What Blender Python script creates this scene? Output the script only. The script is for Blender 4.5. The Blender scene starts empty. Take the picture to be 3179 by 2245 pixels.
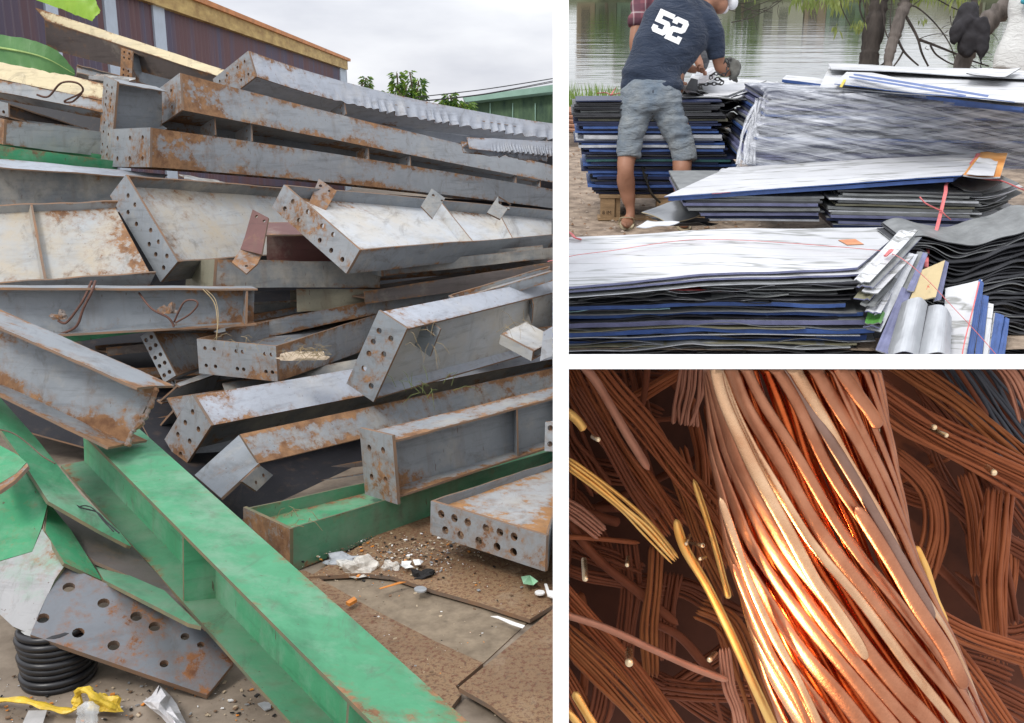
import bpy, bmesh, math, random
from mathutils import Vector, Matrix, noise
from mathutils.geometry import tessellate_polygon
from mathutils.bvhtree import BVHTree
R = math.radians
random.seed(7)
S = bpy.context.scene
COL = S.collection

# ------------------------------------------------------------------ camera
FPX, CX, CY = 3179.0, 1741.0, 1123.0
PITCH = math.atan((CY-400)/FPX)
CAM = Vector((0, 0, 1.75))
cd = bpy.data.cameras.new('camera'); cam = bpy.data.objects.new('camera', cd); COL.objects.link(cam)
cd.sensor_width = 36; cd.lens = 36*FPX/3179
cd.shift_x = -(CX-1589.5)/3179; cd.shift_y = (CY-1122.5)/3179
cd.clip_start = 0.05; cd.clip_end = 800
cam.location = CAM; cam.rotation_euler = (R(90)-PITCH, 0, 0)
S.camera = cam

# ------------------------------------------------------------------ light
SUN_EL, SUN_AZ = R(52), R(215)          # azimuth measured from +Y clockwise: behind the camera, to its left
S.view_settings.view_transform = 'Standard'; S.view_settings.look = 'None'
S.view_settings.gamma = 1; S.view_settings.exposure = 0.25
S.cycles.max_bounces = 6; S.cycles.diffuse_bounces = 3; S.cycles.glossy_bounces = 3
S.cycles.transparent_max_bounces = 12; S.cycles.caustics_reflective = False
w = bpy.data.worlds.new('World'); S.world = w; w.use_nodes = True
nt = w.node_tree; nt.nodes.clear()
def N(nt, t, **kw):
    n = nt.nodes.new(t)
    for k, v in kw.items():
        if k.startswith('i_'):
            key = k[2:]
            n.inputs[int(key) if key.isdigit() else key.replace('_', ' ')].default_value = v
        else: setattr(n, k, v)
    return n
out = N(nt, 'ShaderNodeOutputWorld'); bg = N(nt, 'ShaderNodeBackground', i_Strength=1.0)
sky = N(nt, 'ShaderNodeTexSky', sky_type='NISHITA', sun_disc=False, sun_elevation=SUN_EL, sun_rotation=SUN_AZ)
sky.air_density = 1.5; sky.dust_density = 4
tc = N(nt, 'ShaderNodeTexCoord')
mp = N(nt, 'ShaderNodeMapping'); mp.inputs['Scale'].default_value = (1, 1, 3.2)
no = N(nt, 'ShaderNodeTexNoise', i_Scale=3.4, i_Detail=6.0, i_Roughness=0.5)
cr = N(nt, 'ShaderNodeValToRGB')
cr.color_ramp.elements[0].position = .36; cr.color_ramp.elements[0].color = (.60, .62, .69, 1)
cr.color_ramp.elements[1].position = .66; cr.color_ramp.elements[1].color = (.96, .97, 1.0, 1)
sep = N(nt, 'ShaderNodeSeparateXYZ')
zr = N(nt, 'ShaderNodeMapRange'); zr.inputs['From Min'].default_value = 0.0; zr.inputs['From Max'].default_value = 1.0
zr.inputs['To Min'].default_value = 0.98; zr.inputs['To Max'].default_value = 2.0
mul = N(nt, 'ShaderNodeVectorMath', operation='SCALE')
ssc = N(nt, 'ShaderNodeVectorMath', operation='SCALE'); ssc.inputs['Scale'].default_value = 0.1
mx = N(nt, 'ShaderNodeMix', data_type='RGBA'); mx.inputs['Factor'].default_value = 0.9
L = nt.links.new
L(tc.outputs['Generated'], mp.inputs[0]); L(mp.outputs[0], no.inputs['Vector']); L(no.outputs['Fac'], cr.inputs[0])
L(tc.outputs['Generated'], sep.inputs[0]); L(sep.outputs['Z'], zr.inputs['Value'])
L(cr.outputs[0], mul.inputs[0]); L(zr.outputs[0], mul.inputs['Scale'])
L(sky.outputs[0], ssc.inputs[0]); L(ssc.outputs[0], mx.inputs['A']); L(mul.outputs[0], mx.inputs['B'])
L(mx.outputs['Result'], bg.inputs[0]); L(bg.outputs[0], out.inputs[0])
sd = bpy.data.lights.new('sun', 'SUN'); sd.energy = 1.5; sd.angle = R(14); sd.color = (1, .96, .9)
so = bpy.data.objects.new('sun', sd); COL.objects.link(so)
sdir = Vector((math.sin(SUN_AZ)*math.cos(SUN_EL), math.cos(SUN_AZ)*math.cos(SUN_EL), math.sin(SUN_EL)))
so.rotation_euler = sdir.to_track_quat('Z', 'Y').to_euler(); so.location = (-3, -4, 8)

# ------------------------------------------------------------------ where things stand
cp, sp = math.cos(PITCH), math.sin(PITCH)
FW, UP, RT = Vector((0, cp, -sp)), Vector((0, sp, cp)), Vector((1, 0, 0))
def D_(u, v): return RT*((u-CX)/FPX) + FW + UP*((CY-v)/FPX)
def P(u, v, z): return CAM + D_(u, v)*z
def hit(u, v, p0, n):
    d = D_(u, v); return CAM + d*((p0-CAM).dot(n)/d.dot(n))
ZUP = Vector((0, 0, 1))
def PL(u, v, h=0.0): return hit(u, v, Vector((0, 0, h)), ZUP)      # the steel yard's ground, h above it
PR_ = math.atan((CY+60)/FPX)                                         # the lake side slopes down to the water
NR = UP*math.cos(PR_) - FW*math.sin(PR_); NR.normalize()
FR = FW*math.cos(PR_) + UP*math.sin(PR_)
HR = 1.6
R0 = CAM - NR*HR
def PR(u, v, h=0.0): return hit(u, v, R0+NR*h, NR)
def RW(x, y, h): return R0 + RT*x + FR*y + NR*h                      # lake-side coordinates
def plane3(a, b, c):
    a, b, c = P(*a), P(*b), P(*c); n = (b-a).cross(c-a).normalized()
    if n.dot(CAM-a) < 0: n = -n
    return a, n

# ------------------------------------------------------------------ mesh helpers
class MB:
    def __init__(s): s.v = []; s.f = []; s.m = []; s.w = []; s.base = .3
    def face(s, pts, m=0):
        k = len(s.v); s.v += [Vector(p) for p in pts]; s.w += [s.base]*len(pts); s.f.append(tuple(range(k, k+len(pts)))); s.m.append(m)
    def add(s, vs, fs, m=0, w=None):
        k = len(s.v); s.v += [Vector(p) for p in vs]; s.w += list(w) if w is not None else [s.base]*len(vs)
        for i, f in enumerate(fs):
            s.f.append(tuple(k+j for j in f)); s.m.append(m[i] if isinstance(m, list) else m)
    def build(s, name, mats, parent=None, smooth=False, org=None, weld=True):
        me = bpy.data.meshes.new(name)
        if org is None: org = parent.location.copy() if parent is not None and parent.type == 'EMPTY' else None
        wo = WORLD.get(parent.name) if parent is not None else None
        if wo is not None: org = wo
        if org is None:
            org = sum(s.v, Vector())/max(1, len(s.v)); org.z = min(p.z for p in s.v)
        me.from_pydata([tuple(p-org) for p in s.v], [], s.f)
        if not isinstance(mats, (list, tuple)): mats = [mats]
        for m in mats: me.materials.append(m)
        for p, m in zip(me.polygons, s.m): p.material_index = m
        if mats and mats[0] in WORN:
            at = me.attributes.new('wear', 'FLOAT', 'POINT'); at.data.foreach_set('value', s.w)
        if weld:
            bm = bmesh.new(); bm.from_mesh(me); bmesh.ops.remove_doubles(bm, verts=bm.verts, dist=1e-5)
            bmesh.ops.recalc_face_normals(bm, faces=bm.faces); bm.to_mesh(me); bm.free()
        if smooth:
            for p in me.polygons: p.use_smooth = True
        me.update()
        o = bpy.data.objects.new(name, me); COL.objects.link(o)
        if parent is not None:
            o.parent = parent
            WORLD[o.name] = org
        else:
            o.location = org; WORLD[o.name] = org
        return o
WORLD = {}; WORN = set()
def thing(name, label, cat, loc, group=None):
    o = bpy.data.objects.new(name, None); COL.objects.link(o); o.location = loc; o.empty_display_size = .1
    WORLD[o.name] = Vector(loc)
    return tag(o, label, cat, group)
def tag(o, label=None, cat=None, group=None, kind=None):
    if label: o['label'] = label
    if cat: o['category'] = cat
    if group: o['group'] = group
    if kind: o['kind'] = kind
    return o
def prism(mb, outline, tvec, holes=(), mf=0, ms=1):
    loops = [list(outline)] + [list(h) for h in holes]
    flat = [p for l in loops for p in l]
    tris = tessellate_polygon(loops)
    n = len(flat); vs = flat + [p+tvec for p in flat]; fs = []; ms_ = []
    for t in tris: fs.append(tuple(t)); ms_.append(mf)
    for t in tris: fs.append(tuple(n+i for i in reversed(t))); ms_.append(mf)
    k = 0
    for l in loops:
        for i in range(len(l)):
            a, b = k+i, k+(i+1) % len(l); fs.append((a, b, n+b, n+a)); ms_.append(ms)
        k += len(l)
    mb.add(vs, fs, ms_)
def circ(c, ex, ey, r, n=12):
    return [c + ex*(r*math.cos(2*math.pi*i/n)) + ey*(r*math.sin(2*math.pi*i/n)) for i in range(n)]
REFL = {}
def tube(mb, pts, r, n=8, m=0, cap=True, flat=1.0, tw=None, ref=None):
    """tube through pts; r a number or list; flat squashes it along the reference direction"""
    pts = [Vector(p) for p in pts]; k = len(pts)
    rs = r if isinstance(r, (list, tuple)) else [r]*k
    vs = []; ref = Vector(ref) if (ref is not None and not isinstance(ref, list)) else Vector((.13, .2, 1)); prev = None; refs = ref0 if (ref0 := REFL.get('r')) and len(ref0) == k else None
    for i, p in enumerate(pts):
        t = (pts[min(i+1, k-1)]-pts[max(i-1, 0)]).normalized()
        if refs: ref = refs[i]
        a = (ref - t*ref.dot(t))
        if a.length < 1e-4: a = Vector((1, 0, 0))
        a.normalize()
        if prev is not None and a.dot(prev) < 0: a = -a
        prev = a; b = t.cross(a)
        for j in range(n):
            q = 2*math.pi*j/n + (tw[i] if tw else 0)
            vs.append(p + a*(math.cos(q)*rs[i]*flat) + b*(math.sin(q)*rs[i]))
    fs = [(i*n+j, i*n+(j+1) % n, (i+1)*n+(j+1) % n, (i+1)*n+j) for i in range(k-1) for j in range(n)]
    if cap: fs += [tuple(reversed(range(n))), tuple(range((k-1)*n, k*n))]
    mb.add(vs, fs, m)
def spline(pts, k=6):
    """Catmull-Rom through tuples or vectors"""
    pts = [Vector(p) for p in pts]; o = []
    for i in range(len(pts)-1):
        p0, p1, p2, p3 = pts[max(i-1, 0)], pts[i], pts[i+1], pts[min(i+2, len(pts)-1)]
        for j in range(k):
            t = j/k
            o.append(.5*((2*p1)+(p2-p0)*t+(2*p0-5*p1+4*p2-p3)*t*t+(3*p1-p0-3*p2+p3)*t**3))
    o.append(pts[-1]); return o
def PX(pts): return [P(*p) for p in pts]
def nz(p, s=1.0, seed=0): return noise.noise(Vector(p)*s + Vector((seed*7.3, seed*3.1, seed*1.7)))

# ------------------------------------------------------------------ materials
MATS = {}
def newmat(name):
    m = bpy.data.materials.new(name); m.use_nodes = True; nt = m.node_tree; nt.nodes.clear()
    o = N(nt, 'ShaderNodeOutputMaterial'); b = N(nt, 'ShaderNodeBsdfPrincipled')
    nt.links.new(b.outputs[0], o.inputs[0]); return m, nt, b
def ramp(nt, src, p0, p1, c0=(0, 0, 0, 1), c1=(1, 1, 1, 1)):
    r = N(nt, 'ShaderNodeValToRGB'); e = r.color_ramp.elements
    e[0].position, e[1].position = p0, p1; e[0].color, e[1].color = c0, c1
    nt.links.new(src, r.inputs[0]); return r.outputs[0]
def mixc(nt, f, a, b):
    m = N(nt, 'ShaderNodeMix', data_type='RGBA')
    for s, k in ((f, 'Factor'), (a, 'A'), (b, 'B')):
        if hasattr(s, 'links') or hasattr(s, 'is_linked'): nt.links.new(s, m.inputs[k])
        elif k == 'Factor': m.inputs[k].default_value = s
        else: m.inputs[k].default_value = (*s[:3], 1)
    return m.outputs['Result']
def noi(nt, scale, detail=5, rough=.6, sc=(1, 1, 1), loc=(0, 0, 0), rot=(0, 0, 0), dist=0):
    tc = N(nt, 'ShaderNodeTexCoord'); mp = N(nt, 'ShaderNodeMapping')
    mp.inputs['Scale'].default_value = sc; mp.inputs['Location'].default_value = loc; mp.inputs['Rotation'].default_value = rot
    n = N(nt, 'ShaderNodeTexNoise', i_Scale=scale, i_Detail=detail, i_Roughness=rough, i_Distortion=dist)
    nt.links.new(tc.outputs['Object'], mp.inputs[0]); nt.links.new(mp.outputs[0], n.inputs['Vector']); return n.outputs['Fac']
def mth(nt, op, a, b):
    m = N(nt, 'ShaderNodeMath', operation=op)
    for i, s in enumerate((a, b)):
        if hasattr(s, 'is_linked'): nt.links.new(s, m.inputs[i])
        else: m.inputs[i].default_value = s
    return m.outputs[0]
def bump(nt, b, src, dist=.004, st=.5):
    k = N(nt, 'ShaderNodeBump', i_Strength=st, i_Distance=dist); nt.links.new(src, k.inputs['Height']); nt.links.new(k.outputs[0], b.inputs['Normal'])
def steel(name, paint, rust=.35, dust=.3, rustc=((.15, .075, .04), (.34, .19, .095)), dustc=(.42, .38, .31), seed=0, rough=.55, paint2=None, grime=.5):
    """old painted steel: paint worn with blotches of rust, grime streaks, scratches and dust"""
    m, nt, b = newmat(name)
    L = (seed*3.7, seed*1.3, seed*5.1)
    big = noi(nt, 1.7, 6, .65, loc=L); fine = noi(nt, 22, 6, .75, loc=L); mid = noi(nt, 6, 8, .7, loc=L, dist=.6)
    pv = mixc(nt, ramp(nt, mid, .3, .75), paint, paint2 or tuple(c*1.28 for c in paint))
    pv = mixc(nt, ramp(nt, noi(nt, 9, 7, .7, (.35, .35, 3), L), .52, .8), pv, tuple(c*.6 for c in paint))
    # dust and dried mud
    df = mth(nt, 'MULTIPLY', ramp(nt, noi(nt, 3.2, 7, .7, loc=(L[1], L[0], 4)), .62-.3*dust, .8-.1*dust), min(1, .35+dust))
    c = mixc(nt, df, pv, dustc)
    # rust: broad areas broken up by a fine pattern
    k = mth(nt, 'ADD', mth(nt, 'MULTIPLY', big, .55), mth(nt, 'MULTIPLY', mid, .45))
    k = mth(nt, 'ADD', k, mth(nt, 'MULTIPLY', mth(nt, 'SUBTRACT', fine, .5), .42))
    at = N(nt, 'ShaderNodeAttribute', attribute_name='wear'); wv = mth(nt, 'MULTIPLY', mth(nt, 'SUBTRACT', at.outputs['Fac'], .3), .17)
    k = mth(nt, 'ADD', k, wv)
    th = .74-.3*rust
    rf = ramp(nt, k, th, th+.045)
    rc = mixc(nt, ramp(nt, noi(nt, 14, 6, .7, loc=L), .35, .68), rustc[0], rustc[1])
    halo = mth(nt, 'MULTIPLY', ramp(nt, k, th-.07, th), .45)
    c = mixc(nt, halo, c, tuple(.5*x+.2*y for x, y in zip(rustc[1], paint)))
    c = mixc(nt, rf, c, rc)
    # scuffs, smears of grime and mud
    gs = ramp(nt, noi(nt, 4, 8, .75, (1.6, .5, .9), (L[2], 2, L[0]), dist=1.2), .56, .70); c = mixc(nt, mth(nt, 'MULTIPLY', gs, grime), c, (.085, .07, .055))
    vs_ = ramp(nt, noi(nt, 13, 4, .6, (1, 1, .12), L), .56, .72); c = mixc(nt, mth(nt, 'MULTIPLY', vs_, grime*.55), c, (.13, .085, .055))
    # chips and scratches
    sc = ramp(nt, noi(nt, 55, 3, .6, (1, 1, .22), L), .69, .73); c = mixc(nt, mth(nt, 'MULTIPLY', sc, .75), c, (.09, .05, .035))
    nt.links.new(c, b.inputs['Base Color'])
    rr = N(nt, 'ShaderNodeMapRange'); rr.inputs['To Min'].default_value = rough; rr.inputs['To Max'].default_value = .92
    nt.links.new(rf, rr.inputs['Value']); nt.links.new(rr.outputs[0], b.inputs['Roughness'])
    b.inputs['Specular IOR Level'].default_value = .35
    bump(nt, b, mth(nt, 'ADD', mth(nt, 'MULTIPLY', rf, .35), mth(nt, 'ADD', mth(nt, 'MULTIPLY', fine, .5), mth(nt, 'MULTIPLY', mid, 1.2))), .004, .35)
    MATS[name] = m; WORN.add(m); return m
def simple(name, col, rough=.6, var=.25, scale=8, metal=0, bumpd=0, spec=.4, col2=None, sc=(1, 1, 1), alpha=None):
    m, nt, b = newmat(name)
    f = noi(nt, scale, 7, .65, sc)
    c = mixc(nt, ramp(nt, f, .3, .72), tuple(x*(1-var) for x in col), col2 or tuple(min(1, x*(1+var)) for x in col))
    nt.links.new(c, b.inputs['Base Color'])
    b.inputs['Roughness'].default_value = rough; b.inputs['Metallic'].default_value = metal; b.inputs['Specular IOR Level'].default_value = spec
    if bumpd: bump(nt, b, f, bumpd, .6)
    MATS[name] = m; return m
RE = simple('rusty edge', (.20, .17, .145), .9, .3, 7, col2=(.27, .145, .075))
GRE = simple('worn green edge', (.10, .17, .11), .8, .3, 7, col2=(.22, .15, .08))
GREY = [steel('grey paint %d' % i, p, r, d, seed=i) for i, (p, r, d) in enumerate([
    ((.205, .225, .245), .38, .25), ((.235, .25, .265), .62, .25), ((.22, .24, .26), .74, .35), ((.27, .285, .295), .35, .45), ((.165, .175, .18), .45, .6)])]
PALE = steel('dusty pale paint', (.40, .42, .44), .3, .75, dustc=(.48, .44, .37), seed=6)
PALEC = steel('clean pale paint', (.33, .355, .40), .28, .3, dustc=(.5, .48, .44), seed=7)
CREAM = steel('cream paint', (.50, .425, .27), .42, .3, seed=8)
GREEN = steel('green paint', (.055, .25, .12), .2, .5, dustc=(.25, .36, .27), seed=9, paint2=(.085, .33, .175))
GREEND = steel('dusty green paint', (.075, .22, .125), .25, .6, dustc=(.19, .26, .19), seed=10)
GREENV = steel('bright green paint', (.04, .23, .105), .48, .6, seed=11, dustc=(.22, .32, .22))
PATCH = steel('pale steel with orange patches', (.33, .34, .35), .6, .4, rustc=((.30, .15, .06), (.40, .22, .10)), seed=16)
RUSTY = steel('rusty steel', (.20, .19, .19), .9, .4, seed=12)
BROWN = steel('brown primer', (.115, .05, .045), .35, .1, seed=13)
DARKB = steel('dark brown steel', (.10, .085, .08), .4, .2, seed=14)
RPL = steel('rusted floor plate', (.25, .185, .115), .95, .5, rustc=((.20, .085, .035), (.27, .14, .065)), dustc=(.30, .23, .14), seed=15, rough=.85, paint2=(.33, .23, .12))
WHITE = simple('white painted board', (.92, .92, .92), .7, .01, 3, spec=.2)

def floorplate_mat():
    m, nt, b = newmat('pitted floor plate'); f = noi(nt, 58, 6, .75, (1, 1, 1)); g = noi(nt, 1.2, 6, .6); h = noi(nt, 70, 4, .7)
    c = mixc(nt, ramp(nt, g, .32, .68), (.17, .105, .058), (.30, .19, .10)); c = mixc(nt, mth(nt, 'MULTIPLY', ramp(nt, f, .52, .56), .85), c, (.13, .045, .022))
    c = mixc(nt, mth(nt, 'MULTIPLY', ramp(nt, h, .55, .62), .6), c, (.09, .055, .035)); c = mixc(nt, mth(nt, 'MULTIPLY', ramp(nt, noi(nt, 5, 7, .7, loc=(4, 4, 4)), .56, .7), .7), c, (.32, .24, .16))
    nt.links.new(c, b.inputs['Base Color']); b.inputs['Roughness'].default_value = .7; bump(nt, b, mth(nt, 'ADD', f, g), .006, .8); return m
RPL = floorplate_mat()
# ------------------------------------------------------------------ dividing walls: one upright, one shelf to its right
Z0 = 2.5; HT = 24.5/FPX*Z0; HS = 23/FPX*Z0
mb = MB()
def boxw(mb, x0, x1, y0, y1, z0, z1, m=0):      # box in camera-free yard axes along the shelf's own slope
    def q(x, y, z): return CAM + RT*x + UP*y + FW*z
    v = [q(x, y, z) for z in (z0, z1) for y in (y0, y1) for x in (x0, x1)]
    mb.add(v, [(0, 1, 3, 2), (4, 6, 7, 5), (0, 4, 5, 1), (2, 3, 7, 6), (0, 2, 6, 4), (1, 5, 7, 3)], m)
boxw(mb, -HT, HT, -1.4, .95, Z0, 8.6)
tag(mb.build('dividing_wall', WHITE), 'white upright dividing wall between the steel yard and the lakeside', kind='structure')
mb = MB(); boxw(mb, HT+.001, 1.9, -HS, HS, Z0, 4.15)
tag(mb.build('shelf_wall', WHITE), 'white shelf between the sheet stacks and the copper wire', kind='structure')

# ================================================================== STEEL YARD (left)
def solve(O, Wp, Dp, F, z0, dz, lam=.03, free=(1, 1, 1)):
    """depths of three neighbouring corners of a box seen in the photograph, so that its edges meet squarely"""
    pts = [Wp, Dp, F]; z = [z0+d for d in dz]; o = P(*O, z0)
    def E(z):
        v = [(P(*p[:2], q)-o) for p, q in zip(pts, z)]
        n = [a.normalized() for a in v]
        e = n[0].dot(n[1])**2+n[0].dot(n[2])**2+n[1].dot(n[2])**2
        for i in range(3): e += lam*((z[i]-z0-dz[i])/(max(.25, abs(dz[i]))))**2
        return e
    st = .2; e = E(z)
    for _ in range(160):
        imp = False
        for i in range(3):
            if not free[i]: continue
            for s in (st, -st):
                y = list(z); y[i] += s; q = E(y)
                if q < e: z, e, imp = y, q, True; break
        if not imp: st *= .6
        if st < 1e-4: break
    v = [(P(*p[:2], q)-o) for p, q in zip(pts, z)]
    return o, v[0], v[1], v[2], z

def lattice(mb, f, s0, s1, w0, w1, d0, d1, ns=14, nw=1, nd=1, thin='d'):
    """a slab in beam coordinates; its broad faces take material 0, its thin edges material 1"""
    def g(i, n, a, b): return a+(b-a)*i/n
    def grid(fn, na, nb, m):
        k = [[fn(i/na, j/nb) for j in range(nb+1)] for i in range(na+1)]
        bw = [max(.0, 1-min(j, nb-j)/nb*3.2)*.8+.62*max(0, 1-i/na*3.6)+.2*noise.noise(Vector((i*.9, j*1.3, len(mb.v)*.01))) for i in range(na+1) for j in range(nb+1)]
        if thin == 's': bw = [.45]*len(bw)
        vs = [p for r in k for p in r]; fs = [(i*(nb+1)+j, i*(nb+1)+j+1, (i+1)*(nb+1)+j+1, (i+1)*(nb+1)+j) for i in range(na) for j in range(nb)]
        mb.add(vs, fs, m, bw)
    S_, W_, D__ = (lambda a: s0+(s1-s0)*a), (lambda a: w0+(w1-w0)*a), (lambda a: d0+(d1-d0)*a)
    md = 0 if thin == 'd' else 1; mw = 0 if thin == 'w' else 1
    grid(lambda a, b: f(S_(a), W_(b), d0), ns, nw, md); grid(lambda a, b: f(S_(a), W_(b), d1), ns, nw, md)
    grid(lambda a, b: f(S_(a), w0, D__(b)), ns, nd, mw); grid(lambda a, b: f(S_(a), w1, D__(b)), ns, nd, mw)
    grid(lambda a, b: f(s0, W_(a), D__(b)), nw, nd, 1 if thin != 's' else 0); grid(lambda a, b: f(s1, W_(a), D__(b)), nw, nd, 1 if thin != 's' else 0)

REPORT = []
def beam(label, O, Wp, Dp, F, z0, dz, mat, FWd=None, FDp=None, M=None, plate=None, holes=(), over=(.0, .0), stiff=(), tabs=(),
         flanges=(0, 1), web=True, wmat=None, pmat=None, bend=None, lam=.03, s_start=0, t=.010, name='scrap_girder', pt=.016, wpos=.5, free=(1, 1, 1), group=None, seed=None, fmats=None):
    o, vW, vD, A, z = solve(O, Wp, Dp, F, z0, dz, lam, free)
    kw = 1.0; kd = 1.0
    zf = z[2]
    if FWd: kw = (P(*FWd, zf)-P(*F, zf)).length / max(1e-6, (P(*Wp, zf)-P(*O, zf)).length)
    if FDp: kd = (P(*FDp, zf)-P(*F, zf)).length / max(1e-6, (P(*Dp, zf)-P(*O, zf)).length)
    elif FWd: kd = kw
    lw, ld, la = vW.length, vD.length, A.length
    q = Vector()
    if M:   # bow the beam so that it passes through M half-way
        zm = (z0+zf)/2; q = P(*M, zm)-(o+A*.5)
    vWf = P(*FWd, zf+z[0]-z0)-P(*F, zf) if FWd else vW*kw
    vDf = P(*FDp, zf+z[1]-z0)-P(*F, zf) if FDp else vD*kd
    REPORT.append((label[:34], round(lw, 2), round(ld, 2), round(la, 2), [round(a-z0, 2) for a in z], round(math.degrees(math.acos(max(-1, min(1, vW.normalized().dot(vD.normalized())))))), round(math.degrees(math.acos(max(-1, min(1, vW.normalized().dot(A.normalized())))))), round(math.degrees(math.acos(max(-1, min(1, vD.normalized().dot(A.normalized()))))))))
    sd = len(REPORT)
    def f(s, w_, d):
        p = o + A*s + q*(4*s*(1-s)) + vW.lerp(vWf, s)*w_ + vD.lerp(vDf, s)*d
        wob = .004*noise.noise(Vector((s*5+sd, w_*1.5, d*1.5+sd)))
        p = p + vW.normalized()*wob + vD.normalized()*wob
        if bend: p = p + bend(s, w_, d, vW, vD)
        return p
    T = thing(name, label, 'girder', o, group)
    RE = GRE if 'green' in mat.name else globals()['RE']
    tw, td = t/lw, t/ld
    for i, fd in enumerate(flanges):
        d0 = 0 if fd == 0 else 1-td
        m = MB(); lattice(m, f, s_start, 1, 0, 1, d0, d0+td, ns=260 if bend and fd == 0 else 26, nw=6)
        m.build('flange', [fmats[i] if fmats else mat, RE], T)
    if web:
        m = MB(); lattice(m, f, s_start, 1, wpos-tw/2, wpos+tw/2, td if 0 in flanges else 0, 1-td if 1 in flanges else 1, ns=20, thin='w', nd=6)
        m.build('web', [wmat or mat, RE], T)
    for st in stiff:
        s, side, kind = (st+(None, None))[:3] if isinstance(st, tuple) else (st, None, None)
        a, b = (0, wpos) if side in (None, 0) else (wpos, 1)
        m = MB(); ts = .012/la
        lattice(m, f, s, s+ts, a+(.02 if a == 0 else tw/2), b-tw/2 if b == wpos else b-.02, td, 1-td, ns=1, nw=1, nd=1, thin='s')
        m.build('stiffener', [wmat or mat, RE], T)
    if plate is not None:
        ow, od = over; n = A.normalized()
        c = lambda a, b: o + vW*a + vD*b - n*.001
        ol = [c(-ow, -od), c(1+ow, -od), c(1+ow, 1+od), c(-ow, 1+od)]
        hl = []
        r = plate
        for (a, b) in holes: hl.append(circ(c(a, b), vW.normalized(), vD.normalized(), r, 12))
        m = MB(); prism(m, ol, -n*pt, hl)
        m.build('end_plate', [pmat or mat, RE], T)
    for (s, w0, w1, d0, d1) in tabs:         # brackets: small plates standing across the beam, in its own coordinates
        m = MB(); ts = .012/la
        pts = [f(s, w0, d0), f(s, w1, d0), f(s, w1, d1), f(s, w0, d1)]
        cx = sum(pts, Vector())/4
        h = [circ(cx+(pts[0]-cx)*.45, (pts[1]-pts[0]).normalized(), (pts[3]-pts[0]).normalized(), .012, 8), circ(cx+(pts[1]-cx)*.45, (pts[1]-pts[0]).normalized(), (pts[3]-pts[0]).normalized(), .012, 8)]
        prism(m, pts, A.normalized()*.012, h); m.build('bracket', [pmat or mat, RE], T)
    return T, f

def rows(ws, ds): return [(a, b) for a in ws for b in ds]

def pplate(name, px, pl, t, mat, parent=None, label=None, cat=None, group=None, holes=(), hr=12, back=True, emat=None, kind=None):
    """a plate of thickness t whose outline is given by points of its own plane"""
    a, n = pl; pts = [hit(u, v, a, n) for u, v in px]
    ex = (pts[1]-pts[0]).normalized(); ey = n.cross(ex)
    hl = []
    for h in holes:
        c = hit(h[0], h[1], a, n); rr = (h[2] if len(h) > 2 else hr)*(c-CAM).length/FPX
        hl.append(circ(c, ex, ey, rr, 12))
    m = MB(); prism(m, pts, -n*t, hl)
    o = m.build(name, [mat, emat or (GRE if 'green' in mat.name else RE)], parent)
    if label: tag(o, label, cat, group, kind)
    return o

# ---- ground
yard = simple('packed yard floor', (.20, .155, .115), .9, .3, 5, bumpd=.01, col2=(.33, .27, .21))
mb = MB(); g = 60
gx = [-60, -20, -8, -5, -4, -3.4, -3, -2.6, -2.2, -1.8, -1.4, -1, -.6, -.2, -.001]
gy = [.5, 1.5, 2.2, 2.6, 3, 3.4, 3.8, 4.2, 5, 7, 12, 30, 120, 500]
for i in range(len(gx)-1):
    for j in range(len(gy)-1):
        mb.face([(gx[i], gy[j], 0), (gx[i+1], gy[j], 0), (gx[i+1], gy[j+1], 0), (gx[i], gy[j+1], 0)])
tag(mb.build('ground', yard, org=Vector((0, 0, 0))), kind='structure')

# ---- shed behind, its long wall running away from the camera
vdir = (RT*((1617-CX)/FPX) + FW + UP*((CY-400)/FPX)); vdir.z = 0; vdir.normalize()
wn = Vector((vdir.y, -vdir.x, 0)); wp0 = Vector((-5.4, 8, 0))
def onw(u, v, off=0.0): return hit(u, v, wp0+wn*off, wn)
def corr_mat():
    m, nt, b = newmat('brown corrugated cladding')
    tc = N(nt, 'ShaderNodeTexCoord'); sp_ = N(nt, 'ShaderNodeSeparateXYZ'); nt.links.new(tc.outputs['Object'], sp_.inputs[0])
    wv = N(nt, 'ShaderNodeTexNoise', i_Scale=2.2, i_Detail=2.0); mp = N(nt, 'ShaderNodeMapping'); mp.inputs['Scale'].default_value = (1, 1, .04)
    nt.links.new(tc.outputs['Object'], mp.inputs[0]); nt.links.new(mp.outputs[0], wv.inputs['Vector'])
    c = mixc(nt, ramp(nt, wv.outputs['Fac'], .42, .6), (.105, .045, .05), (.075, .06, .10))
    c = mixc(nt, mth(nt, 'MULTIPLY', ramp(nt, noi(nt, 18, 4, .6, (1, 1, .05)), .55, .8), .6), c, (.20, .11, .10))
    nt.links.new(c, b.inputs['Base Color']); b.inputs['Roughness'].default_value = .6; return m
CORR = corr_mat()
PIL = simple('pale blue column paint', (.46, .52, .60), .6, .12, 4)
FASC = simple('stained ochre gutter', (.50, .27, .06), .6, .45, 2.5, col2=(.62, .44, .15), sc=(1, 1, 3))
FASO = simple('orange roof edge', (.52, .20, .06), .6, .3, 3)
shed = thing('shed', 'long shed with brown corrugated wall, pale columns and an ochre eaves band', 'shed', onw(1080, 400)*1 + Vector((0, 0, -onw(1080, 400).z)))
ya, yb = onw(-260, 300), onw(1080, 300)
top = onw(1080, 205).z
mb = MB(); Lw = (yb-ya).length; nW = int(Lw/.045); prevp = None
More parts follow.
